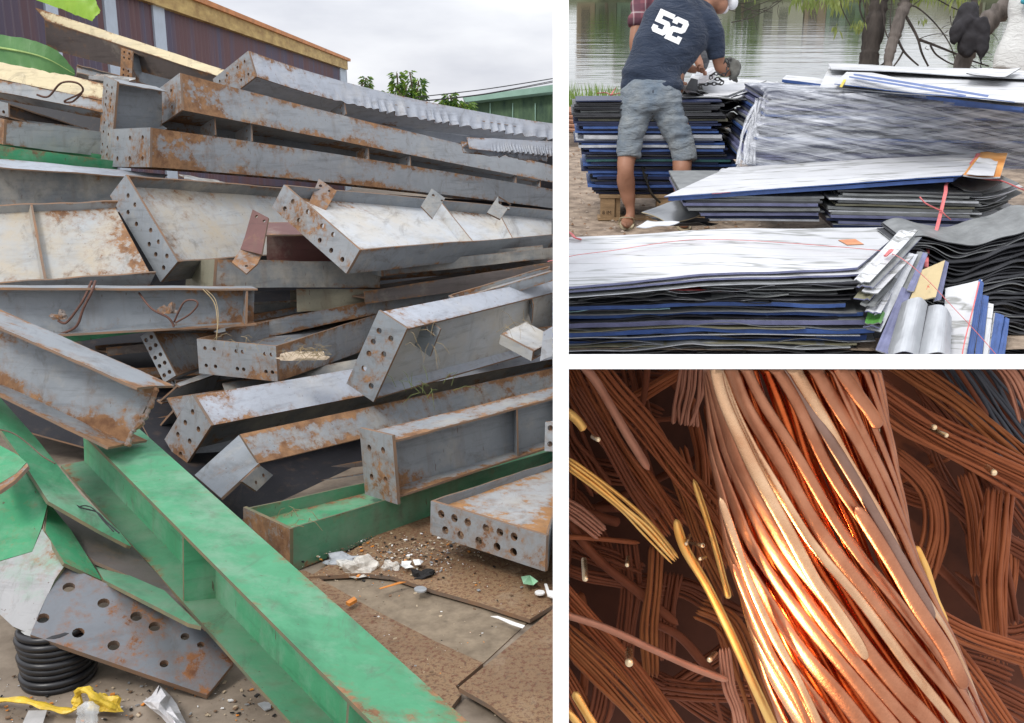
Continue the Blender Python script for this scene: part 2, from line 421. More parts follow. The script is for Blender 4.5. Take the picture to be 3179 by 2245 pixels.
for i in range(nW+1):
    p = ya+(yb-ya)*(i/nW); off = .012*math.sin(i*math.pi/2*1.0)
    q = Vector((p.x, p.y, 0))+wn*off
    if prevp is not None: mb.face([prevp, q, q+ZUP*top, prevp+ZUP*top])
    prevp = q
mb.build('wall', CORR, shed)
for (u0, u1) in ((-60, 12), (171, 208), (351, 386), (498, 532), (1060, 1079)):
    a, b = onw(u0, 300, .03), onw(u1, 300, .03); a.z = b.z = 0
    m = MB(); prism(m, [a, b, b+ZUP*(top-.004), a+ZUP*(top-.004)], -wn*.05, ms=0); m.build('column', PIL, shed)
a, b = onw(-260, 300, .10), onw(1084, 300, .10); ztop = onw(1084, 183, .10).z; zb = onw(1078, 216, .10).z
a.z = b.z = 0; m = MB(); prism(m, [a+ZUP*zb, b+ZUP*zb, b+ZUP*(ztop-.08), a+ZUP*(ztop-.08)], -wn*.13, ms=0); m.build('eaves_band', FASC, shed)
m = MB(); a2, b2 = a+wn*.05, b+wn*.05+vdir*.25
prism(m, [a2+ZUP*(ztop-.078), b2+ZUP*(ztop-.078), b2+ZUP*ztop, a2+ZUP*ztop], -wn*.2, ms=0); m.build('roof_edge', FASO, shed)
m = MB(); bk = -wn*4+ZUP*.5; m.face([a2+ZUP*ztop, b2+ZUP*ztop, b2+bk+ZUP*ztop, a2+bk+ZUP*ztop]); m.build('roof', FASO, shed)
m = MB(); e0 = Vector((yb.x, yb.y, 0)); m.face([e0, e0-wn*4, e0-wn*4+ZUP*(top+.4), e0+ZUP*top]); m.build('end_wall', PIL, shed)

# ---- green roofed building at the right, power lines, treetops
GRF = simple('faded green roof sheet', (.22, .36, .29), .6, .15, 3); GWL = simple('dark green wall sheet', (.045, .11, .075), .7, .5, 6, col2=(.10, .17, .085), sc=(1, 1, .15))
zb_ = 30
gb = thing('green_building', 'dark green sheet metal building with a paler green sloping roof edge', 'building', P(1600, 420, zb_))
m = MB(); pts = PX([(1445, 316, zb_), (1728, 282, zb_), (1728, 520, zb_), (1445, 520, zb_)]); prism(m, pts, FW*6, ms=0); m.build('wall', GWL, gb)
m = MB(); pts = PX([(1436, 303, zb_-.3), (1729, 261, zb_-.3), (1729, 283, zb_-.3), (1445, 317, zb_-.3)]); prism(m, pts, FW*6.5, ms=0); m.build('roof', GRF, gb)
for i in range(3):
    m = MB(); u = 1520+i*70; pts = PX([(u, 320, zb_-.06), (u+3, 320, zb_-.06), (u+3, 500, zb_-.06), (u, 500, zb_-.06)]); prism(m, pts, FW*.05, ms=0); m.build('sheet_joint', GRF, gb)
BLK = simple('black cable', (.02, .02, .022), .6)
for i, (a, b, c) in enumerate([((1290, 302), (1500, 278), (1729, 242)), ((1290, 315), (1500, 292), (1729, 249)), ((1290, 317), (1500, 294), (1729, 253))]):
    m = MB(); tube(m, spline([P(*a, 21), P(*b, 21), P(*c, 21)], 8), .008 if i else .010, 6)
    tag(m.build('power_cable', BLK), ['uppermost black cable crossing the sky to the green building', 'middle black cable, close above the lowest one, rising to the right', 'lowest black cable, just over the green roof edge'][i], 'cable', 'overhead cables')
def leafmat(name, c, c2, tr=.25):
    m, nt, b = newmat(name); f = noi(nt, 3, 3)
    nt.links.new(mixc(nt, ramp(nt, f, .35, .65), c, c2), b.inputs['Base Color']); b.inputs['Roughness'].default_value = .45
    b.inputs['Transmission Weight'].default_value = 0
    o = nt.nodes['Material Output']; t = N(nt, 'ShaderNodeBsdfTranslucent'); nt.links.new(mixc(nt, .5, c2, c2), t.inputs[0])
    ms = N(nt, 'ShaderNodeMixShader', i_0=tr); nt.links.new(b.outputs[0], ms.inputs[1]); nt.links.new(t.outputs[0], ms.inputs[2]); nt.links.new(ms.outputs[0], o.inputs[0])
    return m
LEAF = leafmat('mango leaves', (.06, .14, .02), (.28, .42, .05)); LEAF2 = leafmat('dark leaves', (.03, .08, .02), (.10, .2, .04))
BARK = simple('bark', (.12, .09, .065), .9, .4, 14, bumpd=.01, sc=(1, 1, .3))
def leaf(mb, p, d, l, w_, m=0):
    d = d.normalized(); s = d.cross(Vector((random.uniform(-1, 1), random.uniform(-1, 1), random.uniform(-.4, .6)))).normalized()
    k = Vector((0, 0, -l*.22))
    mb.add([p, p+d*l*.45+s*w_, p+d*l+k, p+d*l*.45-s*w_], [(0, 1, 2, 3)], m)
def shoots(label, z, base, tops, rad=.25, dens=60):
    """young tree: a trunk with a few upright shoots, each ringed with hanging leaves"""
    T = thing('mango_tree', label, 'tree', P(*base, z), 'treetops beyond the pile')
    m = MB(); b0 = P(*base, z)
    for (u, v, r, h) in tops:
        tube(m, spline([b0, (b0+P(u, v, z))/2+Vector((random.uniform(-.1, .1), 0, 0)), P(u, v+6, z)], 4), [.03]*4+[.02]*5, 5)
    m.build('trunk', BARK, T)
    m = MB()
    for (u, v, r, h) in tops:
        rr = r*z/FPX; hh = h*z/FPX; c = P(u, v, z)
        for i in range(int(dens*h/40)):
            k = random.random(); a = random.uniform(0, 6.28)
            p = c + Vector((math.cos(a)*rr*.35, math.sin(a)*rr*.35, -hh*k + .0))
            d = Vector((math.cos(a), math.sin(a), random.uniform(.15, .5)-1.5*k*random.random()-.3))
            leaf(m, p, d, rr*random.uniform(.8, 1.15), rr*.16, 0 if random.random() < .62 else 1)
    m.build('crown', [LEAF, LEAF2], T)
shoots('narrow bright green treetop just right of the shed end', 24, (1136, 330), [(1136, 236, 20, 52), (1126, 250, 14, 40), (1146, 256, 14, 34)])
shoots('tallest leafy treetop with several drooping clumps in the middle', 24, (1270, 350), [(1232, 222, 24, 60), (1272, 218, 17, 45), (1300, 245, 24, 60), (1262, 262, 30, 50), (1225, 262, 20, 40), (1308, 290, 20, 24), (1243, 285, 24, 24), (1283, 280, 26, 34)])
shoots('low spreading treetop in front of the green building', 24, (1410, 380), [(1396, 290, 26, 50), (1372, 312, 20, 30), (1418, 314, 26, 26), (1452, 318, 24, 20), (1385, 320, 28, 24), (1435, 322, 24, 22)], dens=80)
shoots('tiny green tips peeping over the rippled beam', 24, (1185, 340), [(1180, 282, 12, 14), (1195, 286, 12, 10)], dens=120)

# ---- banana leaves
def banana(label, pts, ws, mat, rolls=.22):
    m = MB(); sp_ = spline(pts, 8); n = len(sp_); L_ = []
    for i, p in enumerate(sp_):
        t = (sp_[min(i+1, n-1)]-sp_[max(0, i-1)]).normalized(); s = t.cross(FW).normalized()
        x = i/(n-1)*(len(ws)-1); a = int(min(x, len(ws)-2)); wd = ws[a]+(ws[a+1]-ws[a])*(x-a)
        row = []
        for j in range(-4, 5):
            k = j/4; row.append(p + s*wd*k + FW*(.10*wd*abs(k)*4*rolls + .012*math.sin(i*1.9+j)*abs(k)) + t*(.35*wd*abs(k)))
        L_.append(row)
    vs = [p for r in L_ for p in r]; fs = [(i*9+j, i*9+j+1, (i+1)*9+j+1, (i+1)*9+j) for i in range(n-1) for j in range(8)]
    m.add(vs, fs); return m.build('banana_leaf', mat, smooth=True)
def ribs(o_, pts, r_):
    m = MB(); sp_ = spline(pts, 8); tube(m, [p-FW*.012 for p in sp_], [r_*(1-i/len(sp_)) + .001 for i in range(len(sp_))], 6); m.build('midrib', simple('leaf rib', (.30, .42, .14), .5), o_)
def leafstripe(name, c1, c2):
    m = leafmat(name, c1, c2, .3); nt = m.node_tree; b = nt.nodes['Principled BSDF']
    f = noi(nt, 34, 3, .6, (1, .12, .12)); bump(nt, b, f, .008, .6); return m
BAN = leafstripe('banana leaf green', (.07, .20, .06), (.14, .30, .10)); BAN2 = leafstripe('lime banana leaf', (.20, .40, .03), (.36, .55, .06))  # the second leaf is a yellower green
bl_ = [P(-70, 140, 6.6), P(60, 160, 6.5), P(150, 185, 6.5), P(234, 232, 6.6)]; bo_ = banana('b', bl_, [.085, .09, .075, .004], BAN); ribs(bo_, bl_, .008)
tag(bo_, 'dark green banana leaf pointing right over the cream beam', 'leaf')
tag(banana('b', [P(-20, -90, 6.2), P(150, -40, 6.2), P(240, 0, 6.2), P(296, 50, 6.2)], [.08, .10, .085, .03], BAN2), 'bright yellow-green banana leaf hanging at the top edge before the shed', 'leaf')

TANW = steel('stained web paint', (.30, .315, .32), .45, .85, seed=22, dustc=(.40, .33, .23))
SHCR = steel('shaded cream paint', (.20, .19, .14), .4, .3, seed=21, dustc=(.2, .18, .14))  # cream darkened in its colour to stand in for shade
# ---- the pile ---------------------------------------------------
H2 = rows((.22, .78), (.1, .3, .7, .9))
# top of the pile
beam('long cream painted channel with a torn end, highest on the left', (110, 24), (141, 61), (118, 118), (698, 217), 9.4, (-.06, .12, -.6), CREAM, FWd=(692, 242), FDp=(690, 262), flanges=(0,), wpos=.9, wmat=DARKB, over=(0, 0), t=.012, free=(0, 0, 0))
beam('short grey beam with a rusty holed end plate under the cream channel', (416, 160), (380, 150), (412, 253), (575, 243), 8.9, (.1, 0, .5), GREY[0], plate=.010, holes=rows((.3, .72), (.12, .3, .7, .88)), pmat=RUSTY, wpos=.5, FDp=(575, 300))
beam('thin grey bar lying flat above the cream beam', (240, 200), (236, 212), (240, 226), (380, 236), 8.7, (-.1, 0, .3), GREY[4], flanges=(0, 1))
beam('short dusty bar beside the holed rusty plate', (275, 232), (275, 246), (300, 228), (400, 246), 8.4, (0, .2, .2), PALE)
beam('cream topped beam under the banana leaf, at the left edge', (322, 313), (328, 262), (321, 347), (-40, 237), 7.6, (.12, -.02, .3), CREAM, FWd=(-40, 172), flanges=(0,), web=False, lam=.1)
beam('grey lower flange of the cream beam, spotted with rust', (320, 314), (320, 348), (330, 352), (-40, 240), 7.5, (-.15, .2, .3), GREY[1], FWd=(-40, 278), flanges=(0,), lam=.1)
beam('grey beam with a tall two-column holed end plate, left of the box ends', (367, 258), (333, 242), (347, 508), (520, 285), 7.3, (.12, 0, .7), GREY[0], plate=.012, holes=rows((.3, .75), (.08, .16, .24, .32, .55, .66, .82, .92)), pmat=GREY[1], FDp=(520, 400), wmat=GREY[0], over=(.1, .02))
beam('short grey beam end with two holes at the left edge, above the rusty one', (30, 322), (-30, 308), (32, 366), (330, 420), 7.2, (.0, 0, 1.0), DARKB, plate=.012, holes=[(.25, .7), (.6, .8)], pmat=GREY[1], lam=.1)
beam('weathered grey beam with a rust stained end at the left edge', (22, 372), (18, 450), (-25, 360), (325, 410), 7.1, (0, .2, .3), GREY[3], FWd=(315, 486), plate=.010, holes=[(.6, .5), (.8, .8)], pmat=RUSTY)
beam('deep green beam showing as a strip at the left edge', (-40, 448), (-40, 560), (-60, 420), (360, 500), 6.95, (0, .3, .2), GREENV, FWd=(370, 560))
beam('dark deep beam with a pale upper flange, under the green strip', (-40, 488), (-40, 516), (-40, 640), (520, 542), 7.0, (-.22, .05, .3), PALEC, FWd=(500, 556), FDp=(520, 640), wmat=GREY[4], lam=.2)
def ripple(s, w_, d, vW, vD):
    k = max(0, w_-.3)**1.3*max(0, min(1, (s-.22)*4))*(.5+.8*abs(math.sin(s*17)))
    return vD.normalized()*(.042*k*math.sin(s*210+2*math.sin(s*31)))+vW.normalized()*(.012*k*math.sin(s*105))
beam('topmost long beam with a rippled silver flange and rusty holed end', (776, 159), (800, 239), (666, 247), (1729, 385), 8.4, (0, .4, 1.8), PALEC, FWd=(1729, 432), M=(1245, 298), plate=.013, holes=rows((.25, .75), (.15, .35, .65, .85)), pmat=GREY[1], bend=ripple, tabs=[(.30, .95, 1.5, .02, .45), (.965, .95, 1.5, .02, .45)])
beam('short rippled silver beam under the topmost one at the right', (1450, 426), (1458, 462), (1430, 440), (1729, 440), 8.6, (0, .3, .4), PALEC, FWd=(1729, 487), bend=ripple)
beam('upper long box-ended beam with rusty holed end plate', (565, 228), (572, 343), (453, 312), (1729, 517), 7.6, (0, .4, 1.6), GREY[1], FWd=(1729, 569), M=(1120, 372), plate=.016, holes=[(.3, .25), (.75, .25), (.35, .8), (.8, .8), (.3, .6), (.75, .62)], tabs=[(.10, .95, 1.45, .1, .5), (.20, .95, 1.5, .05, .5), (.52, .95, 1.5, .05, .45), (.63, .95, 1.5, .05, .45), (.9, .95, 1.5, .05, .4), (.96, .95, 1.5, .05, .4)])
beam('second long beam with a rust covered end and six bolt holes', (472, 397), (470, 520), (354, 402), (1729, 590), 7.0, (0, .14, 1.2), GREY[1], FWd=(1729, 648), M=(1110, 489), plate=.017, holes=rows((.25, .78), (.17, .5, .83)), pmat=GREY[1], over=(.0, .02))
beam('small holed end piece wedged under the second long beam', (570, 545), (572, 556), (552, 540), (700, 566), 6.9, (0, .1, .2), PALE)
# row of tipped rafters
beam('left tipped rafter with its pale dusty web turned up', (365, 622), (345, 665), (485, 846), (-60, 638), 6.1, (.06, -.3, .1), GREY[3], FWd=(-70, 690), FDp=(-60, 884), wmat=TANW, stiff=[(.63, 0)], lam=.15)
beam('middle tipped rafter with a nine hole end plate', (398, 543), (349, 608), (559, 812), (1000, 592), 6.2, (-.02, -.28, .8), GREY[4], FDp=(1000, 780), plate=.015, holes=[(.35, .16), (.7, .27), (.3, .28), (.65, .42), (.28, .58), (.62, .66), (.25, .72), (.6, .78), (.25, .88), (.6, .93)], pmat=GREY[0], wmat=TANW)
beam('right tipped rafter with a bright web, three brackets and a long holed end plate', (889, 574), (852, 645), (1124, 776), (1729, 655), 6.0, (-.02, -.3, .9), GREY[0], FDp=(1729, 728), plate=.016, holes=[(.28, .17), (.7, .13), (.68, .32), (.2, .36), (.25, .56), (.72, .61), (.22, .7), (.72, .76), (.7, .9)], pmat=GREY[1], wmat=PALE, stiff=[(.50, 0), (.72, 0)])
for (lab, px_, m_) in (('rusty bracket plate standing at the end plate of the right rafter', [(990, 555), (1045, 593), (1003, 668), (955, 640)], RUSTY), ('grey bracket plate in the middle of the right rafter', [(1340, 585), (1382, 615), (1343, 678), (1307, 640)], GREY[4]), ('small bracket plate at the far end of the right rafter', [(1547, 608), (1587, 633), (1553, 680), (1512, 660)], GREY[4])):
    u, v = px_[0]; pl = plane3((px_[0][0], px_[0][1], 6.2), (px_[1][0], px_[1][1], 6.2), (px_[2][0], px_[2][1], 6.1))
    pplate('bracket_plate', px_, pl, .012, m_, None, lab, 'bracket', holes=[(u+5, v+22, 5), (u+32, v+38, 4)])
# bent brown bracket
T = thing('bent_bracket', 'bent dark red bracket plate hanging between the two tipped rafters', 'bracket', P(780, 840, 5.75))
pl = plane3((784, 650, 5.85), (833, 676, 5.8), (740, 775, 5.75)); pplate('upper_leg', [(784, 650), (833, 676), (812, 790), (746, 774), (760, 735)], pl, .012, BROWN, T, holes=[(796, 672, 5), (820, 686, 5)])
pl = plane3((746, 774, 5.75), (812, 790, 5.75), (765, 849, 5.62)); pplate('lower_leg', [(746, 774), (812, 790), (800, 818), (765, 849), (720, 814)], pl, .012, RUSTY, T, holes=[(765, 826, 5)])
beam('brown primed beam behind the bent bracket', (830, 690), (826, 728), (830, 800), (1180, 690), 6.5, (-.2, 0, .3), BROWN)
# dark middle band
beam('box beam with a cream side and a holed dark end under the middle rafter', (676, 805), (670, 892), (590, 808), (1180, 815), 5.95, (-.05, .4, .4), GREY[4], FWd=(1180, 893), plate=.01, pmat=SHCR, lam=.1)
beam('shaded dark beam running under the right rafter', (1190, 822), (1192, 858), (1150, 812), (1729, 768), 6.3, (0, .2, .6), GREY[4], plate=.01, FWd=(1729, 800), over=(0, 0))
beam('lower shaded beam rising to the right edge', (1130, 905), (1135, 945), (1080, 900), (1729, 812), 6.2, (0, .2, .6), DARKB, FWd=(1729, 860))
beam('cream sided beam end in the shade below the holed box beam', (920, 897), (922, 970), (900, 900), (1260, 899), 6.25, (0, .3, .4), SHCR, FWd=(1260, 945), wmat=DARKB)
beam('grey flange rising to the right edge behind the holed right beam', (1420, 930), (1426, 960), (1400, 915), (1729, 838), 5.9, (-.1, .2, .5), GREY[2], FWd=(1729, 868), plate=.01)
# straight horizontal beam
beam('level grey I-beam stretching from the left edge, wires looped over it', (800, 896), (780, 888), (797, 1010), (-60, 893), 5.55, (.12, 0, -.1), GREY[0], FDp=(-60, 1058), lam=.1, stiff=[(.035, 0)], wmat=GREY[0])
beam('green beam deep in the gap under the level beam', (60, 1020), (70, 1085), (60, 1000), (560, 985), 5.95, (0, .3, .3), GREEN, FWd=(520, 1020))
# lower middle
beam('small tilted beam with a holed end plate in the dark gap', (478, 1022), (442, 1045), (552, 1165), (760, 1020), 5.6, (.05, -.1, .8), GREY[2], plate=.012, holes=rows((.3, .75), (.12, .3, .5, .68, .88)), pmat=GREY[0], FDp=(740, 1100))
beam('grey channel with a long low end plate and dry grass in its mouth', (862, 1073), (868, 1183), (617, 1050), (1240, 955), 5.35, (0, .12, 1.2), GREY[1], FWd=(1240, 1050), plate=.011, holes=rows((.25, .75), (.06, .14, .42, .5, .78, .9)), pmat=GREY[1], over=(0, .0))
beam('long dim beam rising right behind the grassy channel', (700, 1020), (712, 1072), (640, 1000), (1500, 868), 5.9, (-.1, .3, .8), GREY[2], FWd=(1500, 905))
beam('rafter with a six hole end plate and bright upper flange on the right', (1265, 1021), (1183, 968), (1165, 1240), (1729, 905), 5.05, (.35, -.05, .9), PALEC, FWd=(1729, 862), FDp=(1729, 1075), plate=.016, holes=[(.75, .2), (.3, .2), (.3, .42), (.75, .52), (.7, .72), (.25, .86), (.78, .36)], pmat=GREY[0], wmat=PALE, over=(.03, .02), tabs=[(.16, -.25, .45, .05, .45), (.80, -.25, .45, .05, .38)])
beam('open grey channel end at the right edge among dry stems', (1660, 1088), (1560, 1035), (1655, 1118), (1729, 1050), 5.2, (.2, 0, .4), PALE, lam=.1, plate=.01, pmat=PALE, flanges=(0, 1))
beam('upright grey plate ended beam cut by the right edge', (1688, 1030), (1726, 1014), (1678, 1120), (1729, 1005), 4.9, (.05, 0, .5), PALEC, plate=.01)
# long diagonal beams
beam('long pale beam rising right from a holed rusty end plate', (662, 1320), (605, 1228), (577, 1452), (1729, 1112), 4.95, (.3, -.05, .9), PALEC, FWd=(1729, 1040), FDp=(1729, 1170), plate=.015, holes=[(.7, .16), (.25, .25), (.72, .42), (.28, .55), (.72, .7), (.3, .88)], pmat=GREY[2], over=(.02, .02), wmat=GREY[4])
beam('small rust edged channel end under the torn grey beam', (560, 1310), (520, 1235), (500, 1380), (900, 1210), 5.3, (.3, -.05, .8), GREY[2], FWd=(900, 1180))
beam('pale low beam end behind the torn grey beam', (560, 1200), (545, 1190), (500, 1255), (760, 1130), 5.45, (.2, -.05, .6), PALE, FDp=(760, 1200))
beam('dark beam in the gap above the long pale beam', (700, 1220), (690, 1190), (700, 1262), (1300, 1110), 5.5, (.2, 0, .8), GREY[4])
T27, f27 = beam('long beam with an orange rusted upper face above the black gap', (804, 1438), (745, 1348), (690, 1545), (1729, 1215), 4.65, (.32, -.12, .9), GREY[2], FWd=(1729, 1140), FDp=(1729, 1290), flanges=(0,), web=False, lam=.06)
pl = plane3((745, 1348, 4.97), (804, 1438, 4.65), (686, 1544, 4.5)); pplate('end_plate', [(745, 1348), (804, 1438), (686, 1546), (604, 1475)], pl, .014, GREY[0], T27)
pl = plane3((805, 1445, 4.66), (848, 1475, 4.75), (797, 1525, 4.6)); pplate('bracket', [(805, 1443), (848, 1475), (797, 1525), (752, 1495)], pl, .012, GREY[4], T27, holes=[(818, 1476, 6), (795, 1498, 6)])
beam('short I-beam with orange streaked flange and four hole end plate on the green channel', (1226, 1367), (1130, 1344), (1240, 1545), (1729, 1232), 4.35, (.22, .0, .8), GREY[2], FWd=(1729, 1198), FDp=(1729, 1385), plate=.015, holes=[(.3, .2), (.75, .22), (.3, .72), (.75, .74)], pmat=GREY[1], wmat=GREY[0], stiff=[(.72, 0)], over=(.03, .1))
beam('little holed grey end plate cut by the right edge', (1694, 1310), (1727, 1311), (1692, 1400), (1728, 1304), 4.4, (.05, 0, .4), GREY[1], plate=.012, holes=[(.5, .2), (.5, .75)])
# green channel
T, f = beam('green channel lying open side up with a rusty upright end', (907, 1640), (907, 1778), (770, 1576), (1729, 1394), 4.1, (.02, .35, 1.1), GREEND, FWd=(1729, 1440), plate=.001, pmat=RUSTY, wpos=.35, wmat=GREENV, over=(.02, .03))
T, f = beam('flat grey beam on its side with a row of bolt holes, lower right', (1346, 1552), (1344, 1655), (1704, 1660), (1729, 1428), 4.15, (-.03, -.28, .8), GREY[0], FWd=(1729, 1500), FDp=(1735, 1500), plate=.017, holes=rows((.3,), (.1, .22, .34, .5, .62, .74))+rows((.74,), (.14, .28, .44, .6, .74)), pmat=GREY[1], wpos=.3, wmat=PATCH)
# torn grey beam, left
beam('large torn-ended grey I-beam resting across the green girder', (427, 1203), (541, 1195), (333, 1395), (-60, 990), 3.85, (.3, -.05, .1), GREY[2], FWd=(-60, 935), FDp=(-60, 1205), wmat=GREY[2], lam=.12)
# green girders

random.seed(91)
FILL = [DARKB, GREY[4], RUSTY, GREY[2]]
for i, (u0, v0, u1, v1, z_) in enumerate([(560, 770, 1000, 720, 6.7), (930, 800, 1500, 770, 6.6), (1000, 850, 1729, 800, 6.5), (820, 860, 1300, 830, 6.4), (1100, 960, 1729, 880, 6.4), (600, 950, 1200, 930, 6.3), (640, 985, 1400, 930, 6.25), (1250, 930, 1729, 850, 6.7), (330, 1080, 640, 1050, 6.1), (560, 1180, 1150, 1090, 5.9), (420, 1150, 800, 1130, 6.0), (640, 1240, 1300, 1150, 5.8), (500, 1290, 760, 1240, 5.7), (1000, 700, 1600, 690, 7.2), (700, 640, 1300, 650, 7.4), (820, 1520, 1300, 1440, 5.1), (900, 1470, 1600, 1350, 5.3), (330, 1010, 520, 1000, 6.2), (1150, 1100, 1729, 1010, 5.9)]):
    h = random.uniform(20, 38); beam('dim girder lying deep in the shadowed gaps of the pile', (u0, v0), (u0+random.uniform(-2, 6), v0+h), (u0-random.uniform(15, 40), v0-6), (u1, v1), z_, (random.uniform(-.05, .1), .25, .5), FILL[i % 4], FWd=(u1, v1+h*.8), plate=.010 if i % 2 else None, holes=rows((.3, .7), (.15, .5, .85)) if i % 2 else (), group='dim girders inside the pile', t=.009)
T30, f30 = beam('huge green girder slanting down across the foreground', (1211, 2300), (1520, 2300), (1190, 2580), (180, 1265), 2.32, (.05, .08, 1.95), GREEN, FWd=(330, 1240), FDp=(190, 1455), wmat=GREEN, fmats=[GREEN, GREEND], lam=.3, t=.012, stiff=[(.46, 0), (.07, 0)])
def poly_girder(label, parts_, loc, name='scrap_girder', cat='girder'):
    T = thing(name, label, cat, P(*loc))
    for (nm, px, tri, mat, holes) in parts_: pplate(nm, px, plane3(*tri), .012, mat, T, holes=holes)
    return T
poly_girder('second green girder lying just left of the huge one', [
    ('flange', [(-30, 1200), (118, 1367), (255, 1540), (372, 1650), (408, 1696), (395, 1692), (314, 1650), (150, 1556), (60, 1415), (-30, 1290)], ((0, 1250, 4.1), (408, 1696, 3.62), (60, 1415, 3.75)), GREEN, []),
    ('web', [(100, 1480), (320, 1655), (410, 1697), (576, 1876), (640, 1950), (500, 1830), (290, 1740), (200, 1660)], ((160, 1560, 3.95), (408, 1696, 3.75), (611, 1935, 3.3)), DARKB, []),
    ('lower_flange', [(285, 1738), (392, 1782), (510, 1833), (625, 1945), (585, 1935), (322, 1800)], ((285, 1740, 3.62), (510, 1833, 3.4), (322, 1800, 3.42)), GREEND, [])], (60, 1415, 3.8))
SCR = steel('scraped green paint', (.27, .27, .27), .55, .5, dustc=(.10, .34, .18), seed=17)
poly_girder('bright green girder end at the lower left, scraped bare and rusty below', [
    ('flange', [(-30, 1530), (60, 1450), (82, 1436), (150, 1556), (128, 1640), (100, 1712), (-30, 1750)], ((-30, 1530, 3.62), (150, 1556, 3.62), (-30, 1750, 3.42)), GREENV, []),
    ('torn_end', [(-30, 1752), (100, 1713), (130, 1642), (206, 1748), (170, 1800), (94, 1968), (40, 1945), (-30, 1880)], ((-30, 1750, 3.42), (128, 1642, 3.5), (60, 1945, 3.25)), SCR, []),
    ('web', [(141, 1650), (150, 1558), (220, 1645), (318, 1802), (200, 1748)], ((141, 1650, 3.5), (150, 1558, 3.75), (318, 1802, 3.45)), GREENV, [])], (60, 1700, 3.4))
poly_girder('torn green plate end with a grey burnt edge at the left margin', [
    ('plate', [(-30, 1368), (0, 1383), (55, 1412), (82, 1436), (50, 1470), (0, 1500), (-30, 1505)], ((0, 1383, 3.7), (82, 1436, 3.6), (0, 1500, 3.5)), GREENV, []),
    ('burnt_edge', [(-30, 1506), (0, 1501), (50, 1471), (84, 1437), (88, 1447), (45, 1492), (0, 1524), (-30, 1536)], ((0, 1501, 3.5), (82, 1438, 3.6), (0, 1524, 3.44)), RUSTY, [])], (0, 1450, 3.5), 'torn_plate', 'plate')
c7 = lambda x, y, r=16: (x*.392, 1645+y*.392, r)
STN = steel('stained grey plate', (.13, .14, .155), .85, .1, rustc=((.12, .05, .025), (.30, .13, .05)), seed=18, rough=.35)
pplate('holed_end_plate', [(204, 1755), (643, 1951), (725, 2057), (643, 2158), (94, 1970), (150, 1840)], plane3((204, 1755, 3.42), (643, 2158, 3.2), (94, 1970, 3.2)), .022, STN, None,
       'wide dark grey plate with slanted bolt holes propped on the black hose coil', 'plate', holes=[c7(545, 455), c7(820, 580), c7(1080, 685), c7(1225, 765), c7(1465, 845, 12), c7(1590, 910, 10), c7(340, 700), c7(620, 815), c7(900, 915), c7(1300, 1060, 12)])
# near-black sheets added inside and behind the heap as painted shade
GAPSHADE = steel('near-black gap shade', (.018, .018, .022), .1, .05, rustc=((.03, .015, .01), (.05, .03, .02)), dustc=(.03, .028, .025), seed=19)
def blk(label, px, tri): pplate('gap_shade_sheet', px, plane3(*tri), .01, GAPSHADE, None, label, 'sheet')
blk('added near-black shade sheet behind the long box-ended beams', [(480, 300), (760, 262), (1200, 345), (1729, 432), (1729, 660), (1000, 560), (460, 500)], ((480, 300, 9.3), (1729, 432, 12.2), (480, 500, 9.2)))
blk('added near-black shade sheet under the top left beams', [(-60, 285), (330, 350), (520, 300), (520, 470), (330, 500), (-60, 470)], ((-60, 285, 8.6), (520, 300, 8.9), (-60, 470, 8.4)))
blk('added near-black shade sheet behind the tipped rafters', [(-60, 560), (600, 560), (1729, 640), (1729, 1000), (700, 1120), (-60, 1010)], ((-60, 560, 7.6), (1729, 640, 9.6), (-60, 1010, 7.0)))
blk('added near-black shade sheet deep in the gap below the level I-beam', [(-60, 950), (900, 900), (1729, 900), (1729, 1330), (1100, 1480), (600, 1480), (-60, 1300)], ((-60, 950, 6.9), (1729, 950, 8.6), (600, 1480, 5.3)))
blk('added near-black shade sheet at the back of the low dark gap beside the huge green girder', [(400, 1240), (1729, 1150), (1729, 1420), (1120, 1480), (820, 1640), (560, 1540)], ((400, 1240, 5.6), (1729, 1150, 7.6), (1120, 1480, 5.35)))

# ---- ground plates and litter
def gplate(label, px, h, mat=None, t=.016):
    pts = [PL(u, v, h) for u, v in px]; m = MB(); prism(m, pts, Vector((0, 0, -t)))
    o = m.build('floor_plate', [mat or RPL, RE]); tag(o, label, 'floor plate', 'rusty plates laid on the ground'); return o
gplate('upper rusty floor plate between the green channel and the holed flat beam', [(960, 1790), (1040, 1740), (1270, 1600), (1720, 1560), (1720, 1876), (1645, 1922), (1490, 1872), (1340, 1830), (1220, 1790), (1130, 1780)], .030)
gplate('long rusty floor plate along the right side of the huge green girder', [(900, 1770), (950, 1772), (1152, 1888), (1350, 1990), (1500, 2058), (1415, 2130), (1432, 2156), (1405, 2190), (1330, 2300), (900, 2300)], .022)
gplate('large brownish floor plate in the bottom right corner of the yard', [(1722, 1886), (1512, 2062), (1424, 2134), (1520, 2188), (1600, 2250), (1640, 2300), (1722, 2300)], .05)
MUD = simple('packed dirt strip', (.20, .155, .11), .95, .25, 14, bumpd=.008, col2=(.30, .24, .17))
o = gplate('bare dirt strip between the two rusty plates', [(960, 1780), (1220, 1795), (1640, 1930), (1500, 2060), (1300, 1985), (1000, 1830)], .004, MUD, .003); o.name = 'dirt_strip'; del o['category'], o['group'], o['label']; tag(o, kind='structure')
HOSE = simple('black hose', (.012, .012, .014), .35, .3, 20, spec=.5)
cc = PL(185, 2105, 0); T = thing('hose_coil', 'black coil of ribbed hose standing under the holed plate', 'hose coil', cc)
